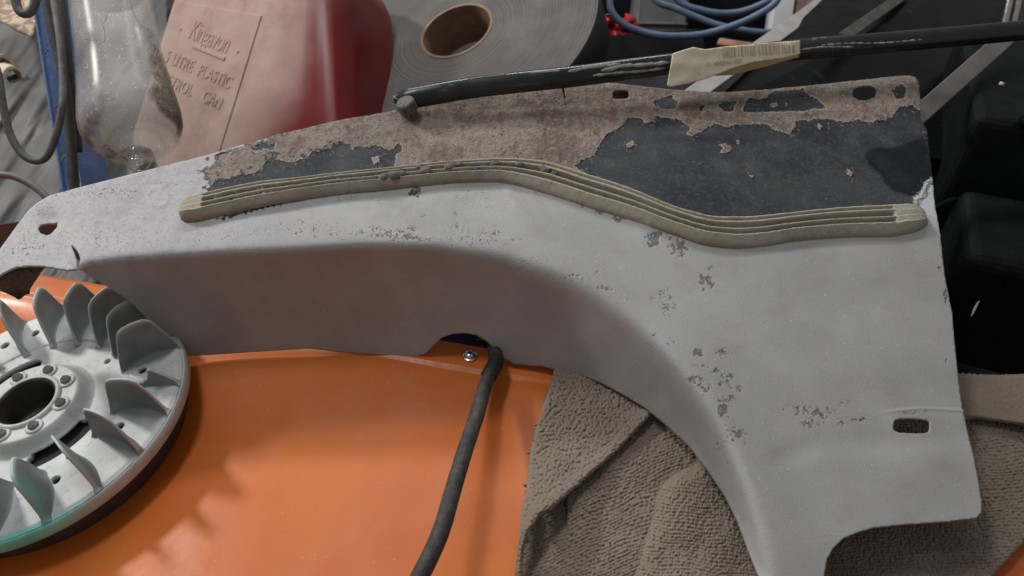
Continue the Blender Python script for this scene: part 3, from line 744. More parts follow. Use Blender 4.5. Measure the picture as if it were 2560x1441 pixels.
def fin_mesh(an, FPp, seed):
    ca, sa = math.cos(R(an)), math.sin(R(an)); rr = np.random.RandomState(seed)
    prof = np.array(FPp); n = 26
    rmin, rmax = prof[0, 0], prof[-1, 0]
    # columns along the base, rows up to the outline
    us = np.linspace(0, 1, n); top_r = np.interp(us, np.linspace(0, 1, len(prof)), prof[:, 0]); top_h = np.interp(us, np.linspace(0, 1, len(prof)), prof[:, 1])
    base_r = rmin + (rmax - rmin) * us; nv = 12
    verts = []
    for side in (1, -1):
        for i_ in range(n):
            for k in range(nv + 1):
                w = k / nv; h = top_h[i_] * w; rad = base_r[i_] + (top_r[i_] - base_r[i_]) * w
                bow = .0042 * math.sin(math.pi * np.clip((rad - .0575) / .041, 0, 1)) * (1 - .75 * min(1, h / .034)) - .0008 * (h / .034)
                th = .0012 + .0016 * max(0, 1 - h / .005) ** 2 - .0003 * (h / .03)
                if k == nv: th *= .55
                th = max(th, .0005)
                y = bow + side * th + .0001 * rr.randn() * (k == nv)
                verts.append(FC + F1 * (rad * ca - y * sa) + F2 * (rad * sa + y * ca) + FN * (h - .0006))
    idx = lambda s_, i_, k: s_ * n * (nv + 1) + i_ * (nv + 1) + k
    F = []
    for i_ in range(n - 1):
        for k in range(nv):
            F.append((idx(0, i_, k), idx(0, i_, k + 1), idx(0, i_ + 1, k + 1), idx(0, i_ + 1, k)))
            F.append((idx(1, i_, k), idx(1, i_ + 1, k), idx(1, i_ + 1, k + 1), idx(1, i_, k + 1)))
        F.append((idx(0, i_, nv), idx(1, i_, nv), idx(1, i_ + 1, nv), idx(0, i_ + 1, nv)))
    for k in range(nv):
        F.append((idx(0, 0, k), idx(1, 0, k), idx(1, 0, k + 1), idx(0, 0, k + 1)))
        F.append((idx(0, n - 1, k), idx(0, n - 1, k + 1), idx(1, n - 1, k + 1), idx(1, n - 1, k)))
    me = mesh_arrays('fin', verts, F); add_mint(me, verts)
    w_ = np.tile(np.r_[np.full(nv - 1, 0.0), .25, .9], (2 * n, 1)); w_[[0, n]] = .8; w_[:, 0] = np.maximum(w_[:, 0], .6)
    at_ = me.attributes.new('worn_bright', 'FLOAT', 'POINT'); at_.data.foreach_set('value', w_.ravel().astype(np.float32)); return me


for k in range(20):
    an = 12.0 + 18 * k + (-4.0 if k == 0 else 0)
    me = fin_mesh(an + 0, BROKEN if k == 0 else FP, k)
    o = link('fin', me, FINM, fw)
    bm = bmesh.new(); bm.from_mesh(me); bmesh.ops.recalc_face_normals(bm, faces=bm.faces); bm.to_mesh(me); bm.free()
    if k == 0: o['label'] = 'snapped off fin stub with a jagged edge'

# ================================================================== ORANGE TRAY
ra = at_z([(267, 717)], 0.0)[0]; rb = at_z([(1206, 871)], 0.0)[0]
rdir = unit(rb - ra); rin = np.array([rdir[1], -rdir[0], 0.0])
if rin[1] > 0: rin = -rin
crl = at_z(spline([(1258, 905), (1270, 940), (1281, 973), (1291, 1091), (1305, 1256), (1322, 1470), (1335, 1700)], 40), -.008)


def tray_z(X, Y):
    q = np.stack([X - ra[0], Y - ra[1]], -1); b = q[..., 0] * rin[0] + q[..., 1] * rin[1]
    dep = .006 + .10 * np.clip(-.15 - X, 0, .30) + .02 * sstep(.1, .5, b) * 0
    z = -.0016 * sstep(.021, .0235, b) - dep * sstep(.024, .11, b)
    P = np.stack([X.ravel(), Y.ravel()], 1); d, _, ix = seg_dist(P, crl[:, :2], False)
    cx = np.interp(P[:, 1], crl[::-1, 1], crl[::-1, 0]); side = (P[:, 0] - cx).reshape(X.shape)
    z = z + .22 * np.clip(side, 0, .016) * sstep(.018, .035, b)
    z = z + .0012 * perlin(X * 9, Y * 9, 61)
    return z


aa = np.linspace(-.75, .85, 300); bb = np.r_[np.linspace(0, .13, 80), np.linspace(.135, .75, 120)]
A_, B_ = np.meshgrid(aa, bb); TX = ra[0] + rdir[0] * A_ + rin[0] * B_; TY = ra[1] + rdir[1] * A_ + rin[1] * B_
TZ = tray_z(TX, TY); nc = len(aa); nr = len(bb)
i = np.arange(nr - 1)[:, None] * nc; j = np.arange(nc - 1)[None]
TFc = np.stack([i + j, i + j + 1, i + nc + j + 1, i + nc + j], -1).reshape(-1, 4)
mo = M('orange_enamel')
oc = mo.mix(mo.rng(mo.noise(9, 3, .5), .3, .7), (.52, .118, .013), (.62, .155, .021))
st = mo.scaled((140, 18, 60), (0, 0, 1.0)); scr = mo.rng(mo.noise(3.0, 4, .7, st), .59, .67)
scr = mo.mth('MULTIPLY', scr, mo.rng(mo.noise(30, 2, .5), .44, .58))
st2 = mo.scaled((90, 14, 60), (0, 0, -.5)); scr2 = mo.mth('MULTIPLY', mo.rng(mo.noise(4.0, 3, .7, st2), .60, .67), mo.rng(mo.noise(22, 2, .5), .52, .60))
scr = mo.mth('MAXIMUM', scr, scr2)
oc = mo.mix(mo.mth('MULTIPLY', scr, .07), oc, (.80, .42, .22))
dus = mo.rng(mo.noise(16, 5, .65), .50, .75); oc = mo.mix(mo.mth('MULTIPLY', dus, .10), oc, (.62, .40, .28))
blk = mo.mth('MULTIPLY', mo.rng(mo.vor(75), .060, .035), mo.rng(mo.noise(30, 2, .5), .58, .62)); oc = mo.mix(blk, oc, (.03, .02, .02))
wsp = mo.mth('MULTIPLY', mo.rng(mo.vor(210), .10, .06), mo.rng(mo.noise(50, 2, .5), .50, .60)); oc = mo.mix(mo.mth('MULTIPLY', wsp, .55), oc, (.80, .55, .40))
ORANGE = mo.set(col=oc, rough=mo.mth('ADD', mo.rng(mo.noise(40, 4, .6), .3, .7, .36, .50), mo.mth('MULTIPLY', scr, .25)), spec=.36, coat=.06, coatr=.12, nrm=mo.bump(mo.mth('ADD', mo.noise(45, 3, .5), mo.mth('MULTIPLY', mo.noise(700, 2, .5), .08)), .0006, .35))
tray = thing('orange_tray', 'glossy scratched orange metal tray under the flywheel and the grey panel', 'tray', (float(rb[0]), float(rb[1]), -.05))
o = link('tray_sheet', mesh_arrays('tray_sheet', np.stack([TX, TY, TZ], -1).reshape(-1, 3), TFc[:, ::-1]), ORANGE, tray); solid(o, .0014)
bm = bmesh.new(); bar(bm, ra - rdir * .45 - rin * .0010 + [0, 0, -.013], ra + rdir * 1.1 - rin * .0010 + [0, 0, -.013], rin, .024, .0016)
obj_bm('rear_skirt', bm, ORANGE, tray, False)
# screw with washer
CHROME = simple('bright_plated_steel', (.55, .55, .54), (.66, .66, .65), 300, .22, metal=1.0)
sp = at_z([(1175, 891)], .001)[0]; bm = bmesh.new()
lathe(bm, [(.0052, -.0008), (.0052, .0006), (.0046, .0010), (.0041, .0010), (.0040, .0022), (.0033, .0034), (.0022, .0040), (.0012, .0040), (.0009, .0022), (0, .0020)], sp, (0, 0, 1), 32)
scw = obj_bm('screw', bm, CHROME, tray); smooth_by_angle(scw, 40)
BLACK = simple('black_void', (.012, .012, .012), (.02, .02, .02), 100, .6)
bm = bmesh.new()
for an in (20, 110):
    u = np.array([math.cos(R(an)), math.sin(R(an)), 0]); v = np.array([-u[1], u[0], 0]); box(bm, sp + [0, 0, .0040], (u, v, (0, 0, 1)), (.0024, .0006, .00025))
cs = obj_bm('cross_recess', bm, BLACK, None, False); cs.parent = scw

# ================================================================== BLACK HOSE over the tray
RUBBER = simple('dusty_black_rubber', (.018, .018, .018), (.035, .034, .032), 70, .6, bumpd=.0004, dust=.5, dustc=(.10, .095, .09))
hose = thing('rubber_hose', 'black rubber hose running down over the orange tray from the panel notch', 'hose', tuple(at_z([(1239, 890)], 0)[0]))
hp = spline(np.c_[[(1236, 868), (1239, 885), (1239, 907), (1215, 958), (1192, 1039), (1168, 1110), (1149, 1171), (1128, 1242), (1106, 1318), (1083, 1375), (1050, 1441), (1010, 1520)], [10, 12, 14, 18, 24, 30, 34, 37, 38, 37, 35, 32]], 90)
H3 = at_z(hp[:, :2], hp[:, 2] / 1000.)
dist = np.linalg.norm(H3 - CAM, axis=1)
tube('hose_body', H3, .0049, RUBBER, hose, 20, wob=.03)
tube('collar', H3[4:11], .0057, BLACK, hose, 20)
tube('collar', H3[0:3], .0054, BLACK, hose, 20)

# ================================================================== TOWEL
mt = M('taupe_terry')
tc = mt.mix(mt.rng(mt.noise(25, 3, .6), .3, .7), (.185, .143, .110), (.235, .186, .146))
tc = mt.mix(mt.mth('MULTIPLY', mt.rng(mt.noise(12, 2, .5), .55, .75), .4), tc, (.22, .19, .13))
tc = mt.mix(mt.mth('MULTIPLY', mt.noise(900, 2, .6), .3), tc, (.275, .23, .19))
TERRY = mt.set(col=tc, rough=.95, spec=.1, sheen=.25, nrm=mt.bump(mt.noise(1600, 2, .6), .0004, .6))
towel = thing('towel', 'rumpled taupe terry towel folded under the right end of the grey panel', 'towel', tuple(at_z([(1600, 1200)], -.006)[0]))


def pile(P, ang, lam=9.0, row=.5, seed=1, amp=.0011):
    """loops of the terry pile: little knobs lined up in rows at an angle"""
    c, s = math.cos(R(ang)), math.sin(R(ang)); a = P[:, 0] * c + P[:, 1] * s; b = -P[:, 0] * s + P[:, 1] * c
    b = b + 7 * perlin(a / 70, b / 70, seed + 3); a = a + 4 * perlin(a / 30, b / 30, seed + 4)
    la, lb = lam * .85, lam * 1.15
    u, v = a / la, b / lb; iu, iv = np.floor(u).astype(int), np.floor(v).astype(int); h = np.zeros(len(P))
    rs = np.random.RandomState(seed); J = rs.rand(3, 128, 128); jv = .62 - .5 * row
    for du in (-1, 0, 1):
        for dv in (-1, 0, 1):
            p, q = iu + du, iv + dv; j0, j1, j2 = J[0, p & 127, q & 127], J[1, p & 127, q & 127], J[2, p & 127, q & 127]
            ex = (u - p - .5 - (j0 - .5) * .8) / .78; ey = (v - q - .5 - (j1 - .5) * jv) / .60
            h = np.maximum(h, np.sqrt(np.clip(1 - ex * ex - ey * ey, 0, 1)) * (.65 + .5 * j2))
    return amp * h


def sheetpx(name, poly, st, zfun, th, ang, row, seed, soft=11.0, amp=.0011):
    poly = np.asarray(poly, float)
    fz = lambda P: sdf(P, poly) + 3.2 * perlin(P[:, 0] / 8, P[:, 1] / 8, seed + 9)
    x0, y0 = poly.min(0) - 6; x1, y1 = poly.max(0) + 6
    V, F = plate_grid(x0, x1, y0, y1, st, fz)
    d = np.maximum(sdf(V, poly), 0)
    z = zfun(V) + pile(V, ang, 7.4, row, seed, amp * .95) - th * .9 * (1 - np.sqrt(np.clip(1 - (1 - np.clip(d / soft, 0, 1)) ** 2, 0, 1)))
    o = link(name, mesh_arrays(name, at_z(V, z), F[:, ::-1]), TERRY, towel); solid(o, th * .5); return o


def z_under(P):
    x, y = P[:, 0], P[:, 1]; z = np.full(len(P), .0015)
    z += .004 * sstep(0, 120, (x - y) - 260 + 0 * x) * 0 + .0025 * perlin(x / 120, y / 120, 71)
    q = (x - 1330) * .62 + (y - 1330) * .78           # hollow below the lifted hem
    z += .0025 - .004 * np.exp(-(q / 60.) ** 2) * (x < 1420)
    return z


sheetpx('under_layer', [(1305, 1325), (1345, 1200), (1430, 1060), (1540, 1000), (1640, 980), (1740, 1080), (1850, 1240), (1960, 1520), (1290, 1520)], 2.0, z_under, .003, -22, .6, 81, amp=.0019)


sheetpx('folded_edge', [(1760, 1110), (1735, 1160), (1690, 1182), (1655, 1212), (1640, 1240), (1628, 1300), (1608, 1370), (1585, 1441), (1565, 1530), (1960, 1530), (1900, 1350), (1840, 1220)], 2.0,
        lambda P: .0135 - .006 * sstep(1700, 1880, P[:, 0]) + .002 * perlin(P[:, 0] / 90, P[:, 1] / 120, 72), .012, 6, .65, 85, soft=44., amp=.0019)


def z_flap(P):
    x, y = P[:, 0], P[:, 1]
    hem = seg_dist(P, [(1620, 1040), (1540, 1130), (1430, 1225), (1345, 1290), (1318, 1330), (1300, 1400), (1295, 1480)], False)[0]
    z = .0085 + .004 * np.exp(-(hem / 26.) ** 2) + .014 * np.exp(-((x - 1335) ** 2 + (y - 1310) ** 2) / 110. ** 2)
    return z + .0018 * perlin(x / 90, y / 90, 75)


sheetpx('folded_corner', [(1388, 905), (1378, 955), (1358, 1010), (1338, 1080), (1326, 1130), (1318, 1200), (1302, 1290), (1293, 1380), (1288, 1441), (1285, 1510), (1304, 1510), (1306, 1441), (1309, 1380), (1322, 1330), (1348, 1292), (1392, 1262), (1432, 1226), (1540, 1132), (1625, 1042), (1640, 1000), (1500, 930)], 2.0, z_flap, .005, 62, .1, 91, amp=.0017)


def z_right(P):
    x, y = P[:, 0], P[:, 1]
    return .002 + .0025 * perlin(x / 150, y / 110, 77) + .004 * sstep(1330, 1200, y) * (x > 2300) * 0 + .003 * sstep(2060, 2300, x)


sheetpx('under_layer', [(1890, 1240), (2300, 1020), (2700, 1030), (2720, 1230), (2570, 1345), (2480, 1441), (2440, 1520), (1900, 1520)], 2.2, z_right, .003, -4, .65, 95, amp=.0019)
band = sheetpx('folded_edge', [(2330, 930), (2480, 938), (2720, 930), (2730, 1080), (2560, 1065), (2440, 1048), (2330, 1055)], 3.0, lambda P: .016 + .002 * perlin(P[:, 0] / 120, P[:, 1] / 90, 79), .008, 0, .1, 97, amp=.0008)

# ================================================================== GROUND OF THE WORKSHOP
GROUND = simple('dark_workshop_floor', (.012, .012, .012), (.024, .023, .022), 8, .7, bumpd=.001)
bm = bmesh.new(); box(bm, (0, 1.0, -.075), np.eye(3), (4, 4, .02)); o = obj_bm('workshop_floor', bm, GROUND, None, False); o['kind'] = 'structure'

# ================================================================== RACK (blue post and beam), red board
BLUE = simple('blue_rack_enamel', (.004, .028, .10), (.006, .038, .13), 30, .42, bumpd=.0003, dust=.25, dustc=(.10, .13, .2))
b_lo = at_t([(222, 700)], .66)[0]; b_hi = at_t([(96, -60)], .84)[0]
rack = thing('storage_rack', 'blue enamelled steel rack with a slotted post and a low beam, behind the grey panel', 'rack', tuple(b_lo))
tt = unit(b_hi - b_lo); face_n = unit(np.array([-.25, -.9, .35]) - (np.array([-.25, -.9, .35]) @ tt) * tt); sd = np.cross(tt, face_n)
if sd[0] < 0: sd = -sd
wv = .026; ln = np.linalg.norm(b_hi - b_lo); cpt = (b_lo + b_hi) / 2
bm = bmesh.new(); box(bm, cpt, (tt, sd, face_n), (ln / 2, wv / 2, .0009)); box(bm, cpt + sd * (wv / 2 + .0008) - face_n * .0135, (tt, sd, face_n), (ln / 2, .0008, .0145)); box(bm, cpt - sd * (wv / 2 - .001) + face_n * .0028, (tt, sd, face_n), (ln / 2, .001, .0019))
post = bevel(obj_bm('post', bm, BLUE, rack, False), .0006)
for px in ((118, 122), (144, 257), (160, 388)):
    c0 = on_plane([px], cpt, face_n)[0] + face_n * .0010; bm = bmesh.new(); box(bm, c0, (tt, sd, face_n), (.0042, .0034, .0005)); k = obj_bm('slot', bm, BLACK, None, False); k.parent = post
    bm = bmesh.new(); box(bm, c0 - tt * .0046 + face_n * .0003, (tt, sd, face_n), (.0005, .0046, .0004)); k = obj_bm('slot_lip', bm, CHROME, None, False); k.parent = post
bm = bmesh.new(); bar(bm, at_t([(700, 780)], .625)[0], at_t([(1330, 880)], .60)[0], (0, -.9, .4), .060, .003); bevel(obj_bm('beam', bm, BLUE, rack, False), .001)
BLKPL = simple('black_plastic', (.012, .013, .014), (.022, .023, .024), 30, .38, bumpd=.0002, dust=.25, dustc=(.07, .07, .065))
clip0 = at_t([(1226, 858)], .568)[0]; bm = bmesh.new(); bar(bm, clip0 - [.010, 0, -.003], clip0 + [.012, 0, -.006], (0, -.9, .4), .004, .004); bar(bm, clip0 - [.006, 0, .004], clip0 + [.004, -.004, .004], (0, -.9, .4), .003, .004)
bevel(tag(obj_bm('cable_clip', bm, BLKPL, None, False), 'small black plastic clip at the top of the hose, inside the panel notch', 'clip'), .0008)
REDB = simple('dull_red_enamel', (.055, .010, .006), (.080, .016, .010), 25, .7, dust=.08, dustc=(.25, .12, .08))
bm = bmesh.new(); bar(bm, at_t([(-160, 690)], .66)[0], at_t([(205, 640)], .66)[0], (.1, -.8, .6), .075, .004)
o = bevel(tag(obj_bm('red_board', bm, REDB, None, False), 'dull red painted board just behind the left end of the tray', 'board'), .001)

# ================================================================== DRINKING GLASS
g_lo = at_t([(347, 418)], .605)[0]; g_hi = at_t([(276, 0)], .665)[0]
ga = unit(g_hi - g_lo)
gm = M('dirty_glass')
tr = gm.n('ShaderNodeBsdfTransparent'); tr.inputs[0].default_value = (.97, .97, .96, 1)
gl = gm.n('ShaderNodeBsdfGlossy'); gl.inputs['Roughness'].default_value = .2
lw = gm.n('ShaderNodeLayerWeight'); lw.inputs[0].default_value = .30
m1 = gm.n('ShaderNodeMixShader'); gm.put(m1.inputs[0], gm.mth('MULTIPLY', gm.mth('POWER', lw.outputs['Facing'], 2.0), .10)); gm.put(m1.inputs[1], tr.outputs[0]); gm.put(m1.inputs[2], gl.outputs[0])
df = gm.n('ShaderNodeBsdfDiffuse')
dirt = gm.attr('dirt'); nz = gm.noise(70, 5, .7)
dirtm = gm.rng(gm.mth('ADD', dirt, gm.mth('MULTIPLY', gm.mth('SUBTRACT', nz, .5), 1.3)), .35, .85)
spk = gm.rng(gm.vor(330), .26, .12); spk = gm.mth('MULTIPLY', spk, gm.rng(gm.noise(200, 2, .5), .46, .58))
gm.put(df.inputs[0], gm.mix(spk, gm.mix(dirtm, (.55, .53, .52), gm.mix(gm.rng(gm.noise(260, 4, .7), .35, .65), (.10, .08, .055), (.26, .22, .16))), (.85, .84, .82)))
film = gm.mth('ADD', .15, gm.mth('MULTIPLY', gm.rng(gm.noise(24, 3, .6), .3, .7), .18))
fac = gm.mth('MAXIMUM', gm.mth('MULTIPLY', film, gm.rng(dirt, -.05, .02)), gm.mth('MAXIMUM', gm.mth('MULTIPLY', dirtm, .72), gm.mth('MULTIPLY', spk, .7)))
fac = gm.mth('MULTIPLY', fac, gm.rng(dirt, -.05, .02))
m2 = gm.n('ShaderNodeMixShader'); gm.put(m2.inputs[0], fac); gm.put(m2.inputs[1], m1.outputs[0]); gm.put(m2.inputs[2], df.outputs[0])
gm.put(gm.out.inputs[0], m2.outputs[0]); GLASS = gm.m
cg = M('clear_glass'); t_ = cg.n('ShaderNodeBsdfTransparent'); t_.inputs[0].default_value = (.90, .89, .88, 1); g_ = cg.n('ShaderNodeBsdfGlossy'); g_.inputs['Roughness'].default_value = .06
l_ = cg.n('ShaderNodeLayerWeight'); l_.inputs[0].default_value = .35; m_ = cg.n('ShaderNodeMixShader'); cg.put(m_.inputs[0], cg.mth('ADD', .06, cg.mth('MULTIPLY', l_.outputs['Facing'], .5))); cg.put(m_.inputs[1], t_.outputs[0]); cg.put(m_.inputs[2], g_.outputs[0]); cg.put(cg.out.inputs[0], m_.outputs[0]); CLEAR = cg.m
glass = thing('stemmed_glass', 'dirty stemmed glass with dried brown dirt inside, left of the red can', 'glass', tuple(g_lo - ga * .055))
mm = .001
outer = [(.0075, .009), (.012, .0125), (.022, .0175), (.031, .0235), (.0370, .0310), (.0395, .0400), (.0398, .0500), (.0385, .0640), (.0368, .0800), (.0352, .0980), (.0342, .118), (.0338, .135), (.0335, .165), (.0333, .195)]
inner = [(q[0] - .0018, q[1]) for q in outer[3:]][::-1] + [(.020, .0235), (.010, .0195), (.0008, .0185)]
bm = bmesh.new(); lathe(bm, outer + [(.0325, .1965)] + inner, g_lo, ga, 96)
me = bpy.data.meshes.new('bowl'); bmesh.ops.recalc_face_normals(bm, faces=bm.faces)
for f in bm.faces: f.smooth = True
gv = np.array([list(v.co) for v in bm.verts]); bm.to_mesh(me); bm.free()
hq = (gv - g_lo) @ ga; rad = gv - g_lo - np.outer(hq, ga); xr = rad[:, 0] / np.maximum(np.linalg.norm(rad, axis=1), 1e-6); yr = rad[:, 1] / np.maximum(np.linalg.norm(rad, axis=1), 1e-6)
dirtv = (.55 + .28 * np.clip(-xr, -.6, 1)) * np.exp(-((hq - .040 - .012 * xr) / .014) ** 2) + .78 * sstep(.55, .95, xr) * sstep(.150, .110, hq) * (hq > .03) + .55 * sstep(.128, .150, hq) * sstep(-.3, .5, -yr + .4)
dirtv = np.where(hq < .022, -.2, dirtv)
a = me.attributes.new('dirt', 'FLOAT', 'POINT'); a.data.foreach_set('value', dirtv.astype(np.float32))
bowl = link('bowl', me, GLASS, glass)
bm = bmesh.new(); lathe(bm, [(0, -.0550), (.030, -.0550), (.0315, -.054), (.030, -.0525), (.012, -.049), (.0058, -.042), (.0048, -.028), (.0046, -.010), (.0052, -.002), (.0078, .001), (.0084, .0030), (.0070, .0052), (.0064, .0070), (.0078, .0092), (.0120, .0128), (0, .0150)], g_lo, ga, 48)
obj_bm('stem', bm, CLEAR, glass)
HAIR = simple('dark_fibre', (.03, .025, .02), (.05, .04, .03), 100, .7)
fib = [[(180, 70), (205, 95), (240, 103), (262, 105)], [(262, 105), (262, 80), (252, 48), (258, 60), (270, 38)], [(325, 0), (335, 35), (350, 60), (372, 75)]]
for k, pth in enumerate(fib):
    q = spline(pth, 20); tube('fibre', at_t(q, .612 + .03 * (1 - q[:, 1] / 400)), .00028, HAIR, glass, 6)

# ================================================================== PETROL CAN
cy, cp = R(-30), R(45)
nF = np.array([math.sin(cy) * math.cos(cp), -math.cos(cy) * math.cos(cp), math.sin(cp)])
uF = np.array([math.cos(cy), math.sin(cy), 0.0]); vF = np.cross(nF, uF); vF = vF if vF[2] > 0 else -vF
rot = R(4.0)
u2 = uF * math.cos(rot) + vF * math.sin(rot); v2 = -uF * math.sin(rot) + vF * math.cos(rot)
CA = at_t([(655, 40)], .74)[0]              # top right corner of the label panel on the front face
CF = CA - u2 * .0585 - v2 * .048
RED = M('dusty_red_plastic')
dz = RED.attr('dust'); nz = RED.noise(14, 4, .6)
dm = RED.rng(RED.mth('ADD', dz, RED.mth('MULTIPLY', RED.mth('SUBTRACT', nz, .5), .5)), .05, .95)
rc_ = RED.mix(RED.rng(RED.noise(10, 3, .5), .3, .7), (.12, .004, .007), (.16, .006, .010))
du = RED.mix(RED.rng(RED.noise(40, 4, .6), .3, .7), (.40, .275, .235), (.45, .33, .285))
du = RED.mix(RED.mth('MULTIPLY', RED.rng(RED.noise(17, 5, .65), .46, .66), .6), du, (.26, .165, .14))
du = RED.mix(RED.mth('MULTIPLY', RED.rng(RED.noise(600, 3, .7), .55, .68), .35), du, (.60, .47, .42))
cc = RED.mix(RED.mth('MULTIPLY', dm, .93), rc_, du)
cc = RED.mix(RED.mth('MULTIPLY', RED.rng(RED.vor(120), .05, .03), .5), cc, (.6, .45, .4))
REDM = RED.set(col=cc, rough=RED.mixf(dm, .30, .8), spec=.45, nrm=RED.bump(RED.noise(500, 3, .6), .00010, .5))
can = thing('petrol_can', 'dusty red plastic petrol can with raised lettering, leaning behind the grey panel', 'fuel can', tuple(CF - v2 * .11 - nF * .09))
CW, CD, CH = .205, .135, .330
fc = CA - u2 * .0415 - v2 * .078             # centre of the front face
bm = bmesh.new(); box(bm, fc - nF * CD / 2, (u2, v2, nF), (CW / 2, CH / 2, CD / 2))
bmesh.ops.subdivide_edges(bm, edges=bm.edges[:], cuts=2, use_grid_fill=True)
bmesh.ops.bevel(bm, geom=[e for e in bm.edges if len(e.link_faces) == 2 and e.calc_face_angle(0) > .5], offset=.034, segments=8, profile=.5, affect='EDGES')
bmesh.ops.triangulate(bm, faces=[f for f in bm.faces if len(f.verts) > 4]); bmesh.ops.subdivide_edges(bm, edges=bm.edges[:], cuts=2, use_grid_fill=True)


def dustval(V):
    q = np.asarray(V) - CF; a, b, d = q @ u2, q @ v2, q @ nF
    return np.clip(1.0 - (a - .065) / .085, -.3, 1.1) - .5 * sstep(-.02, -.06, d) * (a > .1)


def with_dust(me):
    V = np.array([list(v.co) for v in me.vertices])
    a = me.attributes.new('dust', 'FLOAT', 'POINT'); a.data.foreach_set('value', dustval(V).astype(np.float32))


for v in bm.verts:                        # the side flares towards the base
    q = np.array(v.co) - CA; a_, b_ = q @ u2, q @ v2
    if a_ > 0: v.co += Vector(u2 * (.020 + (.03 - b_) * .42) * min(1, a_ / .05))
me = bpy.data.meshes.new('body'); bmesh.ops.recalc_face_normals(bm, faces=bm.faces)
for f in bm.faces: f.smooth = True
bm.to_mesh(me); bm.free(); with_dust(me); canb = link('body', me, REDM, can)
# label panel standing a little proud, with the moulded line round it
bm = bmesh.new(); box(bm, CF + v2 * -.062 + nF * .0002, (u2, v2, nF), (.0585, .110, .0009))
me = bpy.data.meshes.new('label_panel'); bmesh.ops.recalc_face_normals(bm, faces=bm.faces); bm.to_mesh(me); bm.free(); with_dust(me)
lp = link('label_panel', me, REDM, can); bevel(lp, .0006, 2)


def text_mesh(name, s, centre, size, xs, u, v, n, mat, parent, ext=.0006, skew=0.0, dustf=True, spacing=1.0, bev=.00015):
    cu = bpy.data.curves.new(name, 'FONT'); cu.body = s; cu.align_x = 'CENTER'; cu.align_y = 'CENTER'; cu.extrude = ext / size / 1; cu.shear = skew; cu.space_character = spacing
    cu.bevel_depth = bev / size; cu.size = 1.0
    to = bpy.data.objects.new('tmp', cu); COL.objects.link(to); dg = bpy.context.evaluated_depsgraph_get()
    me = bpy.data.meshes.new_from_object(to.evaluated_get(dg)); bpy.data.objects.remove(to); me.name = name
    V = np.zeros(len(me.vertices) * 3); me.vertices.foreach_get('co', V); V = V.reshape(-1, 3)
    W_ = np.asarray(centre) + np.outer(V[:, 0] * size * xs, u) + np.outer(V[:, 1] * size, v) + np.outer(V[:, 2] * size, n)
    me.vertices.foreach_set('co', W_.astype(np.float32).ravel()); me.update()
    if dustf: with_dust(me)
    return link(name, me, mat, parent)


cL = CF + nF * .0012; tr_ = R(-8)
ut = u2 * math.cos(tr_) + v2 * math.sin(tr_); vt = -u2 * math.sin(tr_) + v2 * math.cos(tr_)
text_mesh('brand_lettering', 'Kingavon', cL + v2 * .0165 + u2 * .002, .030, .56, ut, vt, nF, REDM, can, .0003, .0, spacing=.93)
bm = bmesh.new(); box(bm, cL + v2 * .0010 + u2 * .006, (ut, vt, nF), (.024, .0019, .0011))
me = bpy.data.meshes.new('brand_underline'); bmesh.ops.recalc_face_normals(bm, faces=bm.faces); bm.to_mesh(me); bm.free(); with_dust(me); bevel(link('brand_underline', me, REDM, can), .0005)
for sx, sy in ((-.041, .019), (.043, .0075)):
    bm = bmesh.new(); box(bm, cL + v2 * sy + u2 * sx, (ut, vt, nF), (.0012, .0012, .0008))
    me = bpy.data.meshes.new('brand_dot'); bmesh.ops.recalc_face_normals(bm, faces=bm.faces); bm.to_mesh(me); bm.free(); with_dust(me); link('brand_dot', me, REDM, can)
text_mesh('lettering', '5 LITRE  PLASTIC', cL + v2 * -.019 + u2 * -.001, .0185, .66, ut, vt, nF, REDM, can, .0004, spacing=1.08)
text_mesh('lettering', 'PETROL    CAN', cL + v2 * -.042 + u2 * .000, .0185, .66, ut, vt, nF, REDM, can, .0004, spacing=1.08)

# ================================================================== TAPE ROLL
TN = None
TC_ = at_t([(1141, 77)], .80)[0]
TN = unit([-.30, -.26, .907])
mr = M('wound_foam_tape')
mr_v = mr.n('ShaderNodeVectorMath', operation='LENGTH'); 
cxyz = mr.n('ShaderNodeTexCoord').outputs['Object']; mr.t.links.new(cxyz, mr_v.inputs[0])
wv_ = mr.n('ShaderNodeTexNoise'); wv_.noise_dimensions = '1D'; mr.t.links.new(mr.mth('MULTIPLY', mr_v.outputs['Value'], 1.0), wv_.inputs['W']); wv_.inputs['Scale'].default_value = 900; wv_.inputs['Detail'].default_value = 3
wf = wv_.outputs['Fac']
cR = mr.mix(mr.rng(wf, .35, .65), (.055, .050, .045), (.135, .125, .115))
cR = mr.mix(mr.rng(mr.noise(20, 3, .6), .45, .85), cR, (.15, .143, .135))
TAPEF = mr.set(col=cR, rough=.85, nrm=mr.bump(mr.mth('ADD', wf, mr.mth('MULTIPLY', mr.noise(300, 3, .6), .5)), .0008, .6))
roll = thing('tape_roll', 'big roll of grey foam tape on a brown cardboard core behind the can', 'tape roll', tuple(TC_ - TN * .025))
r0 = .0415; r1 = r0 * 3.75
bm = bmesh.new(); lathe(bm, [(r0, -.05), (r0, .0)] + [(r0 + (r1 - r0) * k / 12, -.0002 * (k % 2)) for k in range(1, 13)] + [(r1 + .0005, -.002), (r1, -.05), (r0, -.05)], (0, 0, 0), TN, 128)
o = obj_bm('winding', bm, TAPEF, None); o.parent = roll; o.location = TN * .025; smooth_by_angle(o, 40)
TEDGE = simple('black_tape_edge', (.010, .010, .010), (.016, .016, .016), 60, .6)
bm = bmesh.new(); lathe(bm, [(r1 + .0008, -.0500), (r1 + .0013, -.0495), (r1 + .0013, -.0025), (r1 + .0008, -.002)], TC_, TN, 128); obj_bm('outer_turn', bm, TEDGE, roll)
CARD = simple('cardboard', (.20, .125, .08), (.27, .18, .12), 80, .85, bumpd=.0003)
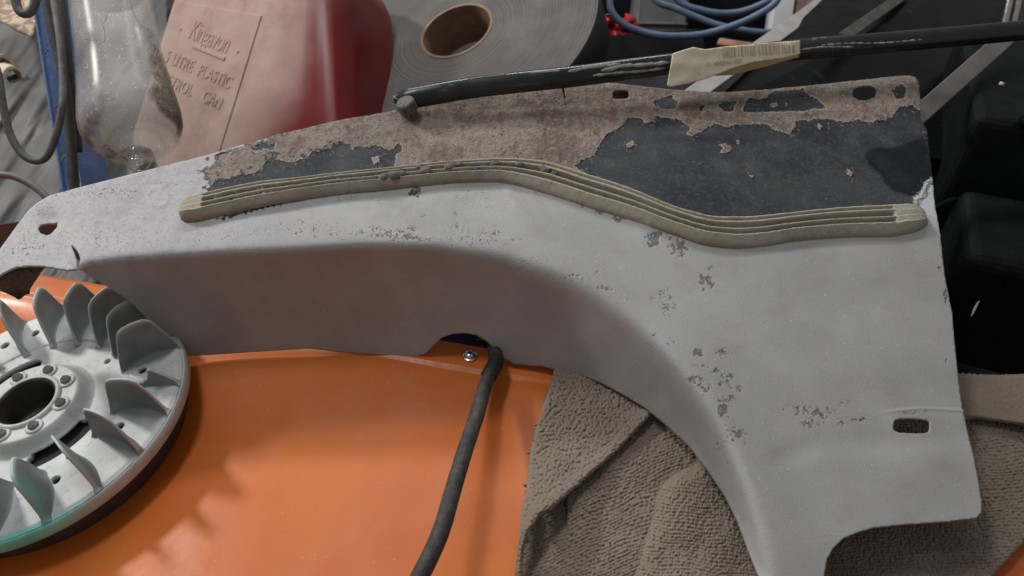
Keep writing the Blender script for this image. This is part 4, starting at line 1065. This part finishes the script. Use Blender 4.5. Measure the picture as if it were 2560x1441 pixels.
bm = bmesh.new(); lathe(bm, [(r0 + .0002, .0008), (r0 - .0026, .0008), (r0 - .0026, -.050), (r0 + .0002, -.05), (r0 + .0002, .0008)], TC_, TN, 96); o = obj_bm('core', bm, CARD, roll); smooth_by_angle(o, 40)

# ================================================================== BLACK TRIM BAR with the paper tag
GLOSS = M('scuffed_black_gloss')
gc = GLOSS.mix(GLOSS.rng(GLOSS.noise(18, 4, .6), .35, .7), (.010, .012, .013), (.026, .029, .030))
wx = GLOSS.scaled((14, 14, 160), (0, .15, .1)); wax = GLOSS.mth('MULTIPLY', GLOSS.rng(GLOSS.noise(2.2, 3, .55, wx), .60, .66), GLOSS.rng(GLOSS.noise(9, 2, .5), .48, .58))
gc = GLOSS.mix(GLOSS.mth('MULTIPLY', wax, .55), gc, (.20, .20, .18))
TRIMM = GLOSS.set(col=gc, rough=GLOSS.mth('ADD', GLOSS.rng(GLOSS.noise(60, 4, .6), .3, .7, .16, .30), GLOSS.mth('MULTIPLY', wax, .4)), spec=.5)
tp = spline(np.c_[[(984, 249), (1050, 239), (1173, 218), (1300, 203), (1440, 188), (1593, 168), (1800, 143), (2003, 121), (2287, 98), (2500, 79), (2700, 60)], [.556, .556, .558, .559, .560, .562, .566, .572, .58, .59, .60]], 140)
T3 = at_t(tp[:, :2], tp[:, 2])
trim = thing('trim_bar', 'long black half-round trim bar smeared with pale wax, lying along the panel top edge', 'trim', tuple(T3[0]))
vn = unit(np.array([0, -.72, .69])); TT, _, _ = frames(T3)
cs_ = []
for a in np.linspace(-20, 200, 18): cs_.append((math.cos(R(a)) * .0072, math.sin(R(a)) * .0046))
cs_ = cs_[::-1] + [(.0072, -.004), (-.0072, -.004)][::-1][0:0]
cs_ += [(.0078, -.0030), (.0078, -.0042), (-.0078, -.0042), (-.0078, -.0030)]
TVs = []
for i_, (p, t) in enumerate(zip(T3, TT)):
    n_ = unit(vn - (vn @ t) * t); s_ = np.cross(n_, t); e = min(1.0, (i_ + .3) / 5.0); e = math.sqrt(max(0, 1 - (1 - e) ** 2))
    if s_[2] < 0: s_ = -s_
    TVs.append([p + s_ * x * e + n_ * y * e for x, y in cs_])
TVs = np.array(TVs); nc = TVs.shape[1]; nr = len(TVs); i = np.arange(nr - 1)[:, None] * nc; j = np.arange(nc)[None]
TFs = np.stack([i + j, i + (j + 1) % nc, i + nc + (j + 1) % nc, i + nc + j], -1).reshape(-1, 4)
bm = bmesh.new(); vs = [bm.verts.new(v) for v in TVs.reshape(-1, 3)]
for f in TFs: bm.faces.new([vs[q] for q in f])
bm.faces.new(vs[:nc]); bm.faces.new(vs[-nc:])
o = obj_bm('trim_body', bm, TRIMM, trim); smooth_by_angle(o, 50)
WAX = simple('dried_wax', (.17, .17, .15), (.27, .27, .24), 200, .7, bumpd=.0004)
bm = bmesh.new()
for pth, r_ in (([(1430, 178), (1460, 172), (1500, 166), (1545, 162)], .0011), ([(1515, 176), (1560, 166), (1620, 162), (1665, 158)], .0013), ([(1490, 189), (1540, 183), (1600, 179), (1655, 172)], .0009), ([(1330, 183), (1360, 180), (1395, 178)], .0007), ([(2010, 124), (2060, 118), (2130, 118)], .0007), ([(2060, 113), (2120, 109), (2210, 108), (2300, 100)], .0007), ([(1170, 199), (1210, 193), (1260, 187), (1250, 186)], .0006)):
    q = spline(pth, 14); tcen = np.interp(q[:, 0], tp[:, 0], tp[:, 2]) - .0052
    cyp = np.interp(q[:, 0], tp[:, 0], tp[:, 1]); tcen = tcen + .0022 * np.clip(np.abs(q[:, 1] - cyp) / 22, 0, 1) ** 2
    pts = at_t(q, tcen)
    for k, p in enumerate(pts): blob(bm, p, r_ * (1.0 + .25 * math.sin(k * 1.7) if 0 < k < 13 else .6), (unit(pts[-1] - pts[0]), np.cross(vn, unit(pts[-1] - pts[0])), vn), (4.2, 1.0, .35), 500 + k, 2)
obj_bm('wax_smears', bm, WAX, trim)['kind'] = 'stuff'

PAPER = simple('yellowed_paper', (.60, .55, .42), (.66, .61, .48), 60, .75, bumpd=.0002, dust=.3, dustc=(.45, .38, .26))
PAPER2 = simple('yellowed_gum', (.50, .40, .20), (.55, .45, .25), 80, .6)
tagp = np.asarray([(1681, 136), (1686, 132), (1733, 118), (1763, 124), (1810, 117), (1870, 112), (1920, 107), (2000, 102), (2001, 136), (1993, 136), (1940, 148), (1880, 157), (1830, 172), (1780, 192), (1730, 208), (1676, 218), (1668, 214)], float)
gpt = at_t([(1840, 150)], .552)[0]; gn = unit([.05, -.80, .60])
V_, F_ = plate_grid(1660, 2010, 95, 225, 3.5, lambda P: sdf(P, tagp))
Q3 = on_plane(V_, gpt, gn) + gn * (.0007 * perlin(V_[:, 0] / 40, V_[:, 1] / 30, 5) - .000012 * np.clip(V_[:, 1] - 185, 0, 40))[:, None]
ptag = thing('paper_tag', 'cream paper barcode tag curled over the black trim bar', 'tag', tuple(gpt))
solid(link('tag_sheet', mesh_arrays('tag_sheet', Q3, F_[:, ::-1]), PAPER, ptag), .0003)
fold = np.asarray([(1780, 191), (1830, 171), (1880, 156), (1940, 147), (1993, 135), (2000, 143), (1913, 168), (1830, 188)], float)
V_, F_ = plate_grid(1775, 2005, 130, 196, 3.0, lambda P: sdf(P, fold)); Q3 = on_plane(V_, gpt - gn * .0012, unit([.05, -.95, -.05]))
solid(link('gummed_fold', mesh_arrays('gummed_fold', Q3, F_[:, ::-1]), PAPER2, ptag), .0003)
INK = simple('faded_ink', (.36, .31, .22), (.42, .37, .27), 200, .8)
bm = bmesh.new(); x = 1808
gu = unit(on_plane([(1990, 118)], gpt, gn)[0] - on_plane([(1810, 138)], gpt, gn)[0]); gv_ = np.cross(gn, gu); gv_ = gv_ if gv_[2] > 0 else -gv_
while x < 1985:
    w_ = rnd.choice([2, 3, 3, 5, 6]); yc = np.interp(x, [1808, 1985], [132, 122]); hh = np.interp(x, [1808, 1985], [.0038, .0028])
    c0 = on_plane([(x, yc)], gpt, gn)[0] + gn * (.0007 * float(perlin(np.array([x / 40.]), np.array([yc / 30.]), 5)) + .0002); box(bm, c0, (gu, gv_, gn), (w_ * .00010, hh, .00012)); x += w_ + rnd.choice([2, 3, 4, 6])
obj_bm('barcode', bm, INK, ptag, False)
text_mesh('tag_number', '101 40420431020', on_plane([(1808, 158)], gpt, gn)[0] + gn * .0004, .0042, .95, gu, gv_, gn, INK, ptag, .00008, dustf=False, bev=0)

# ================================================================== BLACK SHEET, GREY BARS, CRATE on the right
SHEETM = M('scratched_black_gloss')
sc1 = SHEETM.scaled((30, 400, 30), (0, 0, .9)); sk = SHEETM.mth('MULTIPLY', SHEETM.rng(SHEETM.noise(1.4, 4, .7, sc1), .64, .70), SHEETM.rng(SHEETM.noise(7, 2, .5), .52, .62))
sc_ = SHEETM.mix(SHEETM.mth('MULTIPLY', sk, .5), SHEETM.mix(SHEETM.noise(10, 3, .6), (.003, .004, .004), (.007, .009, .008)), (.18, .17, .15))
sc_ = SHEETM.mix(SHEETM.mth('MULTIPLY', SHEETM.rng(SHEETM.noise(14, 4, .7), .64, .72), .3), sc_, (.12, .10, .08))
SHEETB = SHEETM.set(col=sc_, rough=SHEETM.rng(SHEETM.noise(30, 4, .6), .3, .7, .16, .4), spec=.10)
bm = bmesh.new()
q4 = [at_t([p], t)[0] for p, t in (((1735, 300), .66), ((2480, 420), .68), ((2560, -120), .98), ((2150, -90), .95))]
sn = unit(np.cross(q4[1] - q4[0], q4[3] - q4[0])); sn = sn if sn[2] > 0 else -sn
vs = [bm.verts.new(p) for p in q4]; vs2 = [bm.verts.new(p - sn * .004) for p in q4]
bm.faces.new(vs); bm.faces.new(vs2[::-1])
for k in range(4): bm.faces.new([vs[k], vs[(k + 1) % 4], vs2[(k + 1) % 4], vs2[k]])
tag(bevel(obj_bm('black_sheet', bm, SHEETB, None, False), .0008), 'scratched glossy black sheet between the two sloping grey bars', 'sheet')
GREYB = simple('dull_grey_bar', (.38, .365, .36), (.46, .445, .435), 50, .45, bumpd=.0002, dust=.2, dustc=(.2, .18, .16))
bm = bmesh.new(); bar(bm, at_t([(1700, 262)], .645)[0], at_t([(2120, -38)], .93)[0], (-.3, -.7, .65), .0165, .004)
tag(bevel(obj_bm('grey_bar', bm, GREYB, None, False), .0008), 'pale grey flat bar sloping up behind the paper tag', 'bar', 'grey bars behind the trim')
GREYD = simple('dark_grey_bar', (.12, .115, .11), (.16, .15, .145), 50, .5, bumpd=.0002)
bm = bmesh.new(); bar(bm, at_t([(2255, 325)], .600)[0], at_t([(2530, 82)], .665)[0], (-.3, -.7, .65), .0155, .004)
tag(bevel(obj_bm('grey_bar', bm, GREYD, None, False), .0008), 'dark grey flat bar sloping up from the right corner of the panel', 'bar', 'grey bars behind the trim')
bm = bmesh.new(); bar(bm, at_t([(2110, 92)], .73)[0], at_t([(2260, -12)], .86)[0], (-.3, -.7, .65), .012, .003)
SCUFF = simple('scuffed_brown_metal', (.10, .085, .07), (.05, .045, .04), 60, .55)
tag(bevel(obj_bm('grey_bar', bm, SCUFF, None, False), .0008), 'narrow scuffed brown bar on the black sheet above the trim bar', 'bar', 'grey bars behind the trim')

CRATE = simple('dark_green_black_plastic', (.002, .003, .0035), (.004, .006, .0065), 20, .6, spec=.15, bumpd=.0003, dust=.15, dustc=(.03, .03, .027))
crate = thing('black_crate', 'large black moulded plastic crate to the right of the panel', 'crate', tuple(at_t([(2480, 900)], .60)[0]))
k0 = at_t([(2345, 600)], .66)[0]
e1c = unit([.93, -.36, 0]); e3c = np.array([0, 0, 1.]); e2c = np.cross(e3c, e1c)
bm = bmesh.new(); box(bm, k0 + e1c * .19 + e2c * .12 + e3c * -.06, (e1c, e2c, e3c), (.20, .10, .17)); bevel(obj_bm('crate_wall', bm, CRATE, crate, False), .008, 3)
for a0, a1, z0, z1, dp in ((.075, .33, .035, .095, .007), (.075, .33, -.035, .018, .008), (.02, .35, .108, .118, .006)):
    bm = bmesh.new(); box(bm, k0 + e1c * (a0 + a1) / 2 + e2c * .0195 + e3c * (z0 + z1) / 2, (e1c, e2c, e3c), ((a1 - a0) / 2, dp, (z1 - z0) / 2)); bevel(obj_bm('crate_rib', bm, CRATE, crate, False), .005, 3)
lp_ = spline([(2340, 520), (2385, 500), (2420, 520), (2440, 560), (2480, 575), (2570, 590)], 30)
bm = bmesh.new(); kb = at_t([(2352, 770)], .585)[0]; box(bm, kb + e1c * .16 + e2c * .05 + e3c * -.005, (e1c, e2c, e3c), (.16, .05, .058)); bevel(obj_bm('crate_foot', bm, CRATE, crate, False), .010, 4)
tube('crate_bead', at_t(lp_, .62), .0022, CRATE, crate, 10)
bm = bmesh.new()
for px in ((2505, 210),): blob(bm, at_t([px], .62)[0], .0022, np.eye(3), (1, 1, .7), 9, 2)
obj_bm('paint_fleck', bm, simple('pale_fleck', (.45, .45, .43), (.6, .6, .58), 90, .7), crate)
STRAW = simple('pale_straw', (.40, .34, .24), (.5, .44, .33), 90, .8)
tag(tube('straw', at_t(spline([(2428, 792), (2438, 770), (2448, 752)], 8), .53), [.0003, .0006, .0008, .0009, .0009, .0008, .0006, .0003], STRAW, None, 6), 'pale scrap of straw against the black crate', 'straw')

# ================================================================== BACKGROUND, TOP RIGHT
GREYP = simple('grey_plastic', (.115, .118, .122), (.15, .152, .155), 30, .55, dust=.2)
gb = thing('grey_bin', 'mid grey plastic storage bin behind the blue hose', 'bin', tuple(at_t([(1660, 120)], .98)[0]))
gb0 = at_t([(1655, 40)], .97)[0]; up_ = np.array([.05, .45, .89]); up_ = unit(up_); eb1 = unit([1, -.05, 0]); eb2 = np.cross(up_, eb1)
bm = bmesh.new(); box(bm, gb0 - up_ * .02 + eb2 * .05, (eb1, eb2, up_), (.033, .05, .10)); bevel(obj_bm('bin_wall', bm, GREYP, gb, False), .003)
bm = bmesh.new(); box(bm, gb0 - up_ * .010 - eb2 * .001, (eb1, eb2, up_), (.034, .003, .0012)); bevel(obj_bm('bin_ridge', bm, GREYP, gb, False), .0006)
bm = bmesh.new(); bar(bm, at_t([(1400, 150)], .90)[0], at_t([(1760, 122)], .90)[0], (0, -.7, .7), .050, .004)
DKG = simple('charcoal_board', (.010, .010, .0105), (.017, .0165, .0165), 30, .7, spec=.2)
tag(bevel(obj_bm('charcoal_board', bm, DKG, None, False), .001), 'charcoal board lying between the tape roll and the trim bar', 'board')
AIR = simple('blue_air_hose', (.085, .125, .20), (.12, .17, .26), 25, .4, dust=.3, dustc=(.25, .27, .3))
ah = thing('air_hose', 'coiled blue-grey air hose hanging in front of the grey bin', 'hose', tuple(at_t([(1700, 90)], .86)[0]))
tube('hose_coil', at_t(spline([(1532, -60), (1525, 10), (1540, 45), (1580, 72), (1640, 88), (1700, 91), (1760, 86), (1830, 66), (1890, 40), (1940, 5), (1960, -50)], 90), .86), .0042, AIR, ah, 14)
tube('hose_coil', at_t(spline([(1590, -60), (1640, 2), (1690, 22), (1740, 43), (1790, 62), (1850, 75), (1905, 82), (1960, 78)], 60), .885), .0040, AIR, ah, 14)
tube('hose_coil', at_t(spline([(1640, -60), (1700, 5), (1750, 25), (1810, 34), (1870, 25), (1940, -10), (1980, -60)], 60), .90), .0040, AIR, ah, 14)
REDG = M('red_film'); REDF = REDG.set(col=REDG.mix(REDG.rng(REDG.noise(30, 3, .6), .45, .6), (.50, .02, .03), (.62, .10, .11)), rough=.22, nrm=REDG.bump(REDG.noise(60, 3, .6), .004, .8))
rbp = np.asarray([(1500, 75), (1515, 50), (1545, 45), (1575, 58), (1588, 85), (1570, 116), (1540, 117), (1522, 100)], float)
V_, F_ = plate_grid(1490, 1600, 35, 125, 4, lambda P: sdf(P, rbp)); Q3 = at_t(V_, .93 + .016 * perlin(V_[:, 0] / 22, V_[:, 1] / 22, 15) + .008 * perlin(V_[:, 0] / 9, V_[:, 1] / 9, 16))
o = tag(link('red_bag', mesh_arrays('red_bag', Q3, F_[:, ::-1]), REDF), 'crumpled shiny red plastic bag beside the tape roll', 'bag'); solid(o, .012)
WHITE = simple('white_card', (.66, .67, .68), (.74, .75, .76), 20, .6); PINKC = simple('pinkish_card', (.50, .36, .31), (.56, .41, .35), 30, .7)
wb = thing('white_box', 'white carton with a pinkish side at the top edge behind the grey bar', 'box', tuple(at_t([(1960, 60)], .99)[0]))
w0 = at_t([(1955, -10)], .98)[0]; bm = bmesh.new(); box(bm, w0, (unit([1, -.2, 0]), unit(np.cross(up_, unit([1, -.2, 0]))), up_), (.0125, .03, .05)); bevel(obj_bm('carton_front', bm, WHITE, wb, False), .001)
bm = bmesh.new(); box(bm, w0 + np.array([.036, -.003, 0]), (unit([1, -.1, 0]), unit(np.cross(up_, unit([1, -.1, 0]))), up_), (.0225, .025, .05)); bevel(obj_bm('carton_side', bm, PINKC, wb, False), .001)
text_mesh('carton_lettering', 'DF', at_t([(2005, 3)], .945)[0], .013, .9, np.array([1, -.1, 0]), up_, unit([0, -.89, .45]), CARD, wb, .0003, dustf=False, bev=0)
for k, px in enumerate(((2520, 20), (2542, 20))):
    bm = bmesh.new(); lathe(bm, [(0, -.03), (.0032, -.03), (.0034, -.029), (.0034, .05), (.0030, .051), (0, .051)], at_t([px], .80)[0], up_, 20)
    tag(smooth_by_angle(obj_bm('chrome_tube', bm, CHROME, None)), ('left' if k == 0 else 'right') + ' one of two bright chrome tubes in the top right corner', 'tube', 'chrome tubes')
bm = bmesh.new(); bar(bm, at_t([(1795, 105)], .95)[0], at_t([(1880, 118)], .93)[0], (0, -.7, .7), .010, .006)
tag(bevel(obj_bm('copper_bracket', bm, simple('copper_brown', (.30, .12, .06), (.38, .17, .09), 40, .45), None, False), .002), 'small copper-brown bracket half hidden under the coiled air hose', 'bracket')
bm = bmesh.new(); box(bm, at_t([(1850, -30)], 1.08)[0], np.eye(3), (.30, .05, .12))
tag(bevel(obj_bm('dark_case', bm, simple('dark_blue_case', (.010, .013, .022), (.016, .020, .032), 20, .5), None, False), .006), 'dark blue-black case in the shadow behind the air hose', 'case')

# ================================================================== LEFT: cables, tarpaulin, tape
TARP = M('grey_tarpaulin')
tcc = TARP.mix(TARP.rng(TARP.noise(9, 3, .6), .3, .7), (.085, .085, .083), (.135, .135, .13))
TARPM = TARP.set(col=tcc, rough=.62, nrm=TARP.bump(TARP.noise(500, 3, .6), .0004, .5))
gx2 = np.arange(-260, 420, 6.0); gy2 = np.arange(-30, 720, 6.0); X, Y = np.meshgrid(gx2, gy2); P = np.stack([X.ravel(), Y.ravel()], 1)
al = P[:, 0] * .55 - P[:, 1] * .83; ac = P[:, 0] * .83 + P[:, 1] * .55
zt = -.020 + .008 * perlin(ac / 70, al / 420, 33) + .005 * np.abs(perlin(ac / 26, al / 240, 34)) + .012 * perlin(P[:, 0] / 160, P[:, 1] / 140, 35)
Q3 = at_z(P, zt); nc = len(gx2); i = np.arange(len(gy2) - 1)[:, None] * nc; j = np.arange(nc - 1)[None]
F_ = np.stack([i + j, i + j + 1, i + nc + j + 1, i + nc + j], -1).reshape(-1, 4)
solid(tag(link('tarpaulin', mesh_arrays('tarpaulin', Q3, F_[:, ::-1]), TARPM), 'wrinkled grey tarpaulin spread on the floor behind the blue post', 'tarpaulin'), .0006)
CHK = M('brown_check_cloth')
cb = CHK.n('ShaderNodeTexChecker'); CHK.put(cb.inputs[0], CHK.co()); cb.inputs['Scale'].default_value = 55; cb.inputs[1].default_value = (.42, .33, .24, 1); cb.inputs[2].default_value = (.16, .075, .035, 1)
CHKM = CHK.set(col=CHK.mix(.35, cb.outputs[0], (.40, .34, .27)), rough=.9)
ck = np.asarray([(-60, -60), (80, -60), (95, 40), (80, 92), (40, 72), (0, 48), (-60, 20)], float)
V_, F_ = plate_grid(-60, 100, -60, 95, 5, lambda P: sdf(P, ck)); Q3 = at_z(V_, .055 + .006 * perlin(V_[:, 0] / 40, V_[:, 1] / 40, 44))
solid(tag(link('check_cloth', mesh_arrays('check_cloth', Q3, F_[:, ::-1]), CHKM), 'brown checked cloth on the tarpaulin in the top left corner', 'cloth'), .003)
CREAM = simple('cream_tape', (.60, .52, .38), (.66, .58, .44), 60, .7)
for k, (px, t, ax_, r_, h_, lb) in enumerate((((36, 192), .90, (.75, -.6, .15), .0125, .030, 'cream masking tape roll in front on the tarpaulin'), ((8, 165), .93, (.8, -.55, .15), .0135, .028, 'cream masking tape roll at the left edge behind its twin'))):
    bm = bmesh.new(); c0 = at_t([px], t)[0]; lathe(bm, [(r_ * .72, -h_), (r_, -h_), (r_, 0), (r_ * .72, 0), (r_ * .70, -.001), (r_ * .70, -h_), (r_ * .72, -h_)], c0, ax_, 32)
    tag(smooth_by_angle(obj_bm('masking_tape', bm, CREAM, None)), lb, 'tape', 'masking tape rolls')
CAB = simple('dusty_grey_cable', (.045, .045, .045), (.08, .078, .075), 40, .6, bumpd=.0003, dust=.4, dustc=(.17, .165, .155))
CAB2 = simple('dusty_black_cable', (.018, .018, .018), (.035, .034, .033), 40, .55, bumpd=.0003, dust=.35, dustc=(.10, .095, .09))
CG = 'cables hanging at the left'
tag(tube('looped_cable', at_t(spline([(-30, 120), (-6, 180), (0, 213), (10, 277), (27, 340), (57, 387), (90, 403), (117, 391), (138, 345), (152, 290), (158, 233), (152, 120), (135, 0), (128, -60)], 110), np.interp(np.linspace(0, 1, 110), [0, .6, 1], [.62, .62, .66])), .0031, CAB, None, 14), 'dusty grey cable hanging in a U-shaped loop over the blue post', 'cable', CG)
tag(tube('hanging_cable', at_t(spline([(108, -60), (117, 0), (133, 83), (150, 150), (165, 233), (175, 333), (186, 467), (190, 560)], 80), .668), .0044, CAB2, None, 14), 'thick dusty black cable hanging down the front of the blue post', 'cable', CG)
tag(tube('hanging_cable', at_t(spline([(143, -60), (153, 0), (166, 100), (176, 200), (190, 300), (196, 380)], 60), .686), .0038, CAB2, None, 14), 'thinner black cable beside the glass, running behind the thick one', 'cable', CG)
tag(tube('cable_bight', at_t(spline([(36, -40), (40, 5), (48, 27), (62, 35), (78, 28), (88, 5), (92, -40)], 40), .60), .0036, CAB, None, 14), 'short grey cable bend hanging into the top left corner', 'cable', CG)
tag(tube('trailing_cable', at_t(spline([(-40, 442), (0, 438), (35, 442), (70, 457), (100, 478), (128, 506), (150, 540)], 40), .60), .0030, simple('brown_grey_cable', (.12, .105, .10), (.17, .15, .14), 40, .55), None, 14), 'brownish grey cable arching low behind the left end of the panel', 'cable', CG)
